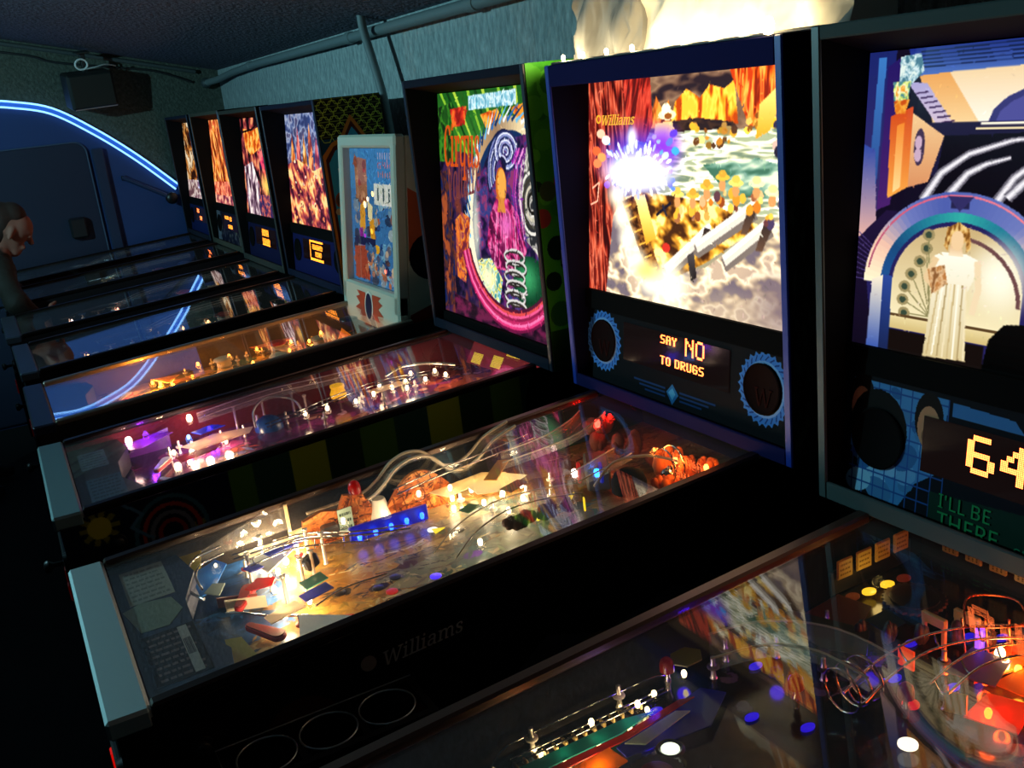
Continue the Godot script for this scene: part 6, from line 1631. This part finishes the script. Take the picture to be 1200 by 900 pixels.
	a7.npoly([0, 0, 1, 0, 1, 1, 0, 1], C("6c2410 d05c24 f89838 ffc870 e86c3c 903014"), 8, 2, 41, 0.25)
	a7.npoly([0, 0.74, 1, 0.7, 1, 1, 0, 1], C("a03428 f07850 ffb080 d05848"), 7, 5, 42)
	a7.npoly([0, 0.9, 1, 0.88, 1, 1, 0, 1], C("5c2038 a84850 f0b090"), 8, 7, 43)
	a7.painterly(300, 0.006, 0.016, 0.015, 0.2)
	var d7 := Dots.new()
	d7.blur(24, 3, 6, 7, rr); d7.blur(66, 3, 3, 9, rr); d7.blur(50, 20, 6, 8, rr)
	# 8
	var a8 := Paint.new(260, 180, Color("4c2414"), 46)
	a8.npoly([0, 0, 1, 0, 1, 1, 0, 1], C("2c140c 7c3c18 d07c30 f8c070 502410 ffe8c0"), 7, 3, 51, 0.2)
	a8.npoly([0, 0.76, 1, 0.74, 1, 1, 0, 1], C("6c4850 c8a8a0 f8e8e0 8c6470"), 7, 5, 52)
	a8.painterly(300, 0.006, 0.016, 0.015, 0.2)
	var d8 := Dots.new()
	d8.blur(30, 3, 4, 9, rr); d8.blur(56, 19, 4, 9, rr)
	var p7 := Paint.new(320, 96, Color("1c1a2c"), 47)
	p7.rect(0, 0, 0.13, 1, Color("6c6c78")); p7.rect(0.88, 0, 1, 1, Color("5c5c68")); p7.dabs(30, 0.1, 0.5, 0.9, 1, [Color("4c4450"), Color("2c2838"), Color("706458")], 0.04, 0.12, 1)
	var navy := dull(Color("1c1c4c"))
	var specs := [
		{"label": "pinball machine with a golden lattice and blue arch on its backbox side", "x": -0.0005, "y": -0.006, "z": -2.43, "a": -0.0105, "art": backlit(a5.tex(), 1.2), "box_side": printed(s5.tex(), 0.45), "side_tex": printed(c5.tex(), 0.45), "dmd": backlit(d5.tex(Color(1.0, 0.56, 0.14), Color("030101")), 6.0), "panel": navy,
			"pfm": field_print(Color("241c24"), [Color("5c3428"), Color("283850"), Color("6a4c30")], 51), "box": Color("0e0d12"), "mould": Color("1c1e30"), "dress": [101, Color(1.0, 0.75, 0.5), 0.0012]},
		{"label": "pinball machine with a flame red backglass topped by an orange blot", "x": -0.0186, "y": -0.0035, "z": -3.19, "a": -0.0032, "art": backlit(a6.tex(), 1.25), "dmd": backlit(d6.tex(Color(1.0, 0.56, 0.14), Color("030101")), 6.0), "panel": dull(Color("18183a")),
			"pfm": field_print(Color("1c1828"), [Color("503050"), Color("503828"), Color("243c54")], 52), "box": Color("0c0c0e"), "mould": Color("3a3834"), "dress": [102, Color(1.0, 0.7, 0.6), 0.0012]},
		{"label": "pinball machine with an all orange backglass and a grey edged speaker panel", "x": 0.0086, "y": 0.004, "z": -4.06, "a": 0.0021, "art": backlit(a7.tex(), 1.2), "dmd": backlit(d7.tex(Color(1.0, 0.56, 0.14), Color("030101")), 6.0), "panel": printed(p7.tex(), 0.5),
			"pfm": field_print(Color("1c2420"), [Color("3c4c38"), Color("5c4c30"), Color("28404c")], 53), "box": Color("0e0d0c"), "mould": Color("48463c"), "dress": [103, Color(1.0, 0.85, 0.6), 0.001]},
		{"label": "pinball machine with a brown and gold backglass, the one against the blue arched board", "x": 0.0078, "y": 0.003, "z": -4.86, "a": 0.0038, "art": backlit(a8.tex(), 0.85), "dmd": backlit(d8.tex(Color(1.0, 0.44, 0.2), Color("020101")), 10.0), "panel": dull(Color("1a2658")),
			"pfm": field_print(Color("141418"), [Color("402c28"), Color("2c2c40")], 54), "box": Color("0c0c10"), "mould": Color("202430"), "dress": [104, Color(1.0, 0.9, 0.75), 0.0008]}]
	for c in specs:
		c["lockm"] = mat(Color("4c5866"), 0.4, 0.6)
		c["inner"] = Color("120e10")
		c["railm"] = mat(Color("201a18"), 0.35, 0.7)
		var m := machine(c)
		var k: Array = c.dress
		apron(m.pf, mat(Color("15181e"), 0.5), [[0.085, -0.2, 0.16, -0.05, card_print(Color("444c50"), Color("2c3034"), 6, 6)]])
		flippers(m.pf, 0.285, Color("d8d0c8"), Color("902020"))
		dress(m.pf, k[0], 0.24, 1.12, -0.23, 0.05, 22, [Color("c0a888"), Color("805838"), Color("506890"), Color("a04838"), Color("d8d0c0")], [k[1], k[1].lerp(Color.WHITE, 0.4)], k[2])
		bumper(m.pf, 0.8, -0.1, Color("a03028")); bumper(m.pf, 0.92, -0.02, Color("c8b060")); bumper(m.pf, 0.95, -0.16, Color("304880"))
		ramp(m.pf, [0.5, -0.2, 0.03, 0.62, -0.2, 0.06, 0.8, -0.22, 0.07, 1.0, -0.2, 0.075], 0.05, clear(Color(1, 0.97, 0.92), 0.1), mat(Color("a09488"), 0.15), 0.014)
		habitrail(m.pf, [0.3, -0.2, 0.04, 0.42, -0.22, 0.05, 0.6, -0.14, 0.06, 0.78, -0.08, 0.06])
		for i in 5: put(m.pf, "target", S.target, mat([Color("d0b040"), Color("c03028"), Color("d8d8d0")][i % 3], 0.4), at(1.1, -0.2 + i * 0.035))

# ------------------------------------------------------------------ the player at the far end
func person() -> void:
	# joints in metres; bent over the machine before the last one, hands on the flipper buttons
	var z0 := -4.06
	var sx := Vector3(-0.045, -0.01, 0)
	var J := {
		"hip": Vector3(-0.3, 0.92, z0), "waist": Vector3(-0.24, 1.04, z0), "chest": Vector3(-0.08, 1.165, z0), "neck": Vector3(0.05, 1.22, z0), "nk2": Vector3(0.105, 1.265, z0),
		"shl": Vector3(0.07, 1.165, z0 - 0.19), "shr": Vector3(0.07, 1.165, z0 + 0.19), "ell": Vector3(0.1, 1.0, z0 - 0.37), "elr": Vector3(0.11, 1.02, z0 + 0.37),
		"wrl": Vector3(0.14, 0.93, z0 - 0.36), "wrr": Vector3(0.14, 0.935, z0 + 0.36),
		"hl": Vector3(-0.3, 0.9, z0 - 0.1), "hr": Vector3(-0.3, 0.9, z0 + 0.1), "knl": Vector3(-0.25, 0.48, z0 - 0.13), "knr": Vector3(-0.29, 0.48, z0 + 0.13),
		"anl": Vector3(-0.36, 0.09, z0 - 0.14), "anr": Vector3(-0.42, 0.09, z0 + 0.15), "tol": Vector3(-0.18, 0.04, z0 - 0.16), "tor": Vector3(-0.24, 0.04, z0 + 0.17)}
	var bones := [["hip", "waist", 0.15, 0.14], ["waist", "chest", 0.14, 0.155], ["chest", "neck", 0.14, 0.07], ["neck", "nk2", 0.06, 0.055], ["shl", "shr", 0.075, 0.075],
		["shl", "ell", 0.062, 0.05], ["shr", "elr", 0.062, 0.05], ["ell", "wrl", 0.048, 0.034], ["elr", "wrr", 0.048, 0.034], ["hl", "hr", 0.13, 0.13],
		["hl", "knl", 0.095, 0.066], ["hr", "knr", 0.095, 0.066], ["knl", "anl", 0.064, 0.045], ["knr", "anr", 0.064, 0.045], ["anl", "tol", 0.045, 0.036], ["anr", "tor", 0.045, 0.036]]
	var caps := []
	for k in J:
		if J[k].y > 0.95: J[k] += sx
	for b in bones: caps.append([J[b[0]], J[b[1]], b[2], b[3]])
	var st := SurfaceTool.new()
	st.begin(Mesh.PRIMITIVE_TRIANGLES)
	var skin := Color(0.26, 0.1, 0.07)
	var cloth := Color(0.012, 0.008, 0.007)
	var jeans := Color(0.018, 0.02, 0.03)
	net(st, caps, 0.022, 0.045, func(p: Vector3) -> Color: return skin if p.distance_to(J.nk2) < 0.07 else (jeans if p.y < 0.93 else cloth))
	# head: skull, jaw, nose, ears, brow; looking down along the field
	var hc: Vector3 = J.nk2 + Vector3(0.055, 0.075, 0)
	var fw := Vector3(0.85, -0.5, 0).normalized()
	var up := Vector3(0.5, 0.85, 0).normalized()
	var rt := Vector3(0, 0, 1)
	var hcaps := [[hc - fw * 0.025 + up * 0.025, hc + fw * 0.03 + up * 0.03, 0.088, 0.078], [hc + fw * 0.03 - up * 0.03, hc + fw * 0.055 - up * 0.085, 0.06, 0.036], [hc + fw * 0.1 + up * 0.01, hc + fw * 0.118 - up * 0.022, 0.008, 0.014],
		[hc + fw * 0.088 + up * 0.026 - rt * 0.035, hc + fw * 0.088 + up * 0.026 + rt * 0.035, 0.014, 0.014], [hc + fw * 0.09 - up * 0.058 - rt * 0.02, hc + fw * 0.09 - up * 0.058 + rt * 0.02, 0.011, 0.011],
		[hc + fw * 0.012 - rt * 0.082 + up * 0.012, hc + fw * 0.012 - rt * 0.086 - up * 0.03, 0.014, 0.01], [hc + fw * 0.012 + rt * 0.082 + up * 0.012, hc + fw * 0.012 + rt * 0.086 - up * 0.03, 0.014, 0.01], [hc - up * 0.04 - fw * 0.02, J.nk2 - up * 0.02, 0.06, 0.056]]
	net(st, hcaps, 0.0075, 0.018, func(_p: Vector3) -> Color: return skin)
	# hands curled on the buttons: palm, four fingers and a thumb each
	for s in [-1, 1]:
		var w: Vector3 = J.wrl if s < 0 else J.wrr
		var inw := Vector3(0, 0, -s)
		var palm := w + Vector3(0.055, -0.02, -s * 0.015)
		var hcap := [[w, palm, 0.03, 0.034], [palm + Vector3(0, 0.02, 0), palm + Vector3(0.01, -0.025, 0), 0.024, 0.022]]
		for k in 4:
			var a := palm + Vector3(0.02, 0.028 - k * 0.018, 0)
			var b := a + Vector3(0.034 - 0.004 * absf(k - 1.3), -0.004, 0.008 * s)
			var c := b + Vector3(0.016, -0.004, -s * 0.018)
			var d := c + Vector3(-0.006, -0.003, -s * 0.015)
			hcap.append_array([[a, b, 0.0095, 0.009], [b, c, 0.009, 0.0085], [c, d, 0.0085, 0.0078]])
		hcap.append_array([[palm + Vector3(-0.01, 0.024, 0), palm + Vector3(0.02, 0.05, 0) + inw * 0.02, 0.012, 0.01], [palm + Vector3(0.02, 0.05, 0) + inw * 0.02, palm + Vector3(0.04, 0.058, 0) + inw * 0.035, 0.01, 0.008]])
		net(st, hcap, 0.005, 0.006, func(_p: Vector3) -> Color: return skin)
	var m := StandardMaterial3D.new()
	m.vertex_color_use_as_albedo = true; m.roughness = 0.8
	var o := put(self, "person", st.commit(), m)
	tag(o, "person in dark clothes bent over a far machine, face lit pink", "person")
	var hair := SurfaceTool.new()
	hair.begin(Mesh.PRIMITIVE_TRIANGLES)
	net(hair, [[hc - fw * 0.045 + up * 0.045, hc - fw * 0.01 + up * 0.07, 0.092, 0.075], [hc - fw * 0.05 + up * 0.02, hc - fw * 0.06 - up * 0.05, 0.088, 0.075]], 0.0075, 0.02, func(_p: Vector3) -> Color: return Color(0.03, 0.015, 0.01))
	put(o, "hair", hair.commit(), m)
	var eyes := Mesher.new()
	for s in [-1, 1]: eyes.ball(hc + fw * 0.094 + up * 0.008 + rt * s * 0.032, 0.011, 8)
	put(o, "eyes", eyes.done(), mat(Color("c8c0b8"), 0.3))

# smooth union of tapered capsules, meshed as surface nets
func net(st: SurfaceTool, caps: Array, cell: float, k: float, tint: Callable) -> void:
	var lo := Vector3.INF
	var hi := -Vector3.INF
	for c in caps:
		var r: float = maxf(c[2], c[3]) + cell * 2
		lo = lo.min(c[0] - Vector3.ONE * r).min(c[1] - Vector3.ONE * r)
		hi = hi.max(c[0] + Vector3.ONE * r).max(c[1] + Vector3.ONE * r)
	var nx := int((hi.x - lo.x) / cell) + 2
	var ny := int((hi.y - lo.y) / cell) + 2
	var nz := int((hi.z - lo.z) / cell) + 2
	var F := PackedFloat32Array()
	F.resize(nx * ny * nz)
	F.fill(1.0)
	for c in caps:          # each bone only touches the points near it
		var a: Vector3 = c[0]
		var ab: Vector3 = c[1] - a
		var l2 := maxf(ab.length_squared(), 1e-9)
		var r0: float = c[2]
		var r1: float = c[3]
		var m := maxf(r0, r1) + k + cell * 2
		var b0: Vector3 = (a.min(c[1]) - Vector3.ONE * m - lo) / cell
		var b1: Vector3 = (a.max(c[1]) + Vector3.ONE * m - lo) / cell
		for iz in range(maxi(0, int(b0.z)), mini(nz, int(b1.z) + 1)):
			for iy in range(maxi(0, int(b0.y)), mini(ny, int(b1.y) + 1)):
				for ix in range(maxi(0, int(b0.x)), mini(nx, int(b1.x) + 1)):
					var p := lo + Vector3(ix, iy, iz) * cell
					var t := clampf((p - a).dot(ab) / l2, 0.0, 1.0)
					var d := (p - a - ab * t).length() - lerpf(r0, r1, t)
					var i := ix + nx * (iy + ny * iz)
					var e := F[i]
					var h := maxf(k - absf(d - e), 0.0) / k
					F[i] = minf(d, e) - h * h * k * 0.25
	var V := {}
	var pts := PackedVector3Array()
	var off := [0, 1, nx, nx + 1, nx * ny, nx * ny + 1, nx * ny + nx, nx * ny + nx + 1]
	var cor := [Vector3(0, 0, 0), Vector3(1, 0, 0), Vector3(0, 1, 0), Vector3(1, 1, 0), Vector3(0, 0, 1), Vector3(1, 0, 1), Vector3(0, 1, 1), Vector3(1, 1, 1)]
	var edges := [[0, 1], [2, 3], [4, 5], [6, 7], [0, 2], [1, 3], [4, 6], [5, 7], [0, 4], [1, 5], [2, 6], [3, 7]]
	for iz in nz - 1:
		for iy in ny - 1:
			for ix in nx - 1:
				var i := ix + nx * (iy + ny * iz)
				var n := 0
				for o in off:
					if F[i + o] < 0.0: n += 1
				if n == 0 or n == 8: continue
				var s := Vector3.ZERO
				var q := 0
				for e in edges:
					var fa := F[i + off[e[0]]]
					var fb := F[i + off[e[1]]]
					if (fa < 0.0) != (fb < 0.0):
						s += (cor[e[0]] as Vector3).lerp(cor[e[1]], fa / (fa - fb)); q += 1
				V[i] = pts.size()
				pts.append(lo + (Vector3(ix, iy, iz) + s / q) * cell)
	var nrm := PackedVector3Array()
	nrm.resize(pts.size())
	var tris := PackedInt32Array()
	var step := [1, nx, nx * ny]
	for i in V:
		for ax in 3:
			var j: int = i + step[ax]
			if j >= F.size() or (F[i] < 0.0) == (F[j] < 0.0): continue
			var u: int = step[(ax + 1) % 3]
			var w: int = step[(ax + 2) % 3]
			if not (V.has(i - u) and V.has(i - w) and V.has(i - u - w)): continue
			var a: int = V[i]
			var b: int = V[i - u]
			var c: int = V[i - u - w]
			var d: int = V[i - w]
			tris.append_array([a, b, c, a, c, d] if F[i] < 0.0 else [a, c, b, a, d, c])
	for t in range(0, tris.size(), 3):
		var n := (pts[tris[t + 1]] - pts[tris[t]]).cross(pts[tris[t + 2]] - pts[tris[t]])
		for e in 3: nrm[tris[t + e]] += n
	var flip := 0.0
	if tris.size():
		var ctr := Vector3.ZERO
		for p in pts: ctr += p
		ctr /= pts.size()
		for i in pts.size(): flip += signf(nrm[i].dot(pts[i] - ctr))
	var sg := 1.0 if flip >= 0.0 else -1.0
	for t in range(0, tris.size(), 3):
		var order := [0, 2, 1] if sg > 0.0 else [0, 1, 2]
		for e in order:
			var i := tris[t + e]
			st.set_color(tint.call(pts[i])); st.set_normal(nrm[i].normalized() * sg); st.add_vertex(pts[i])
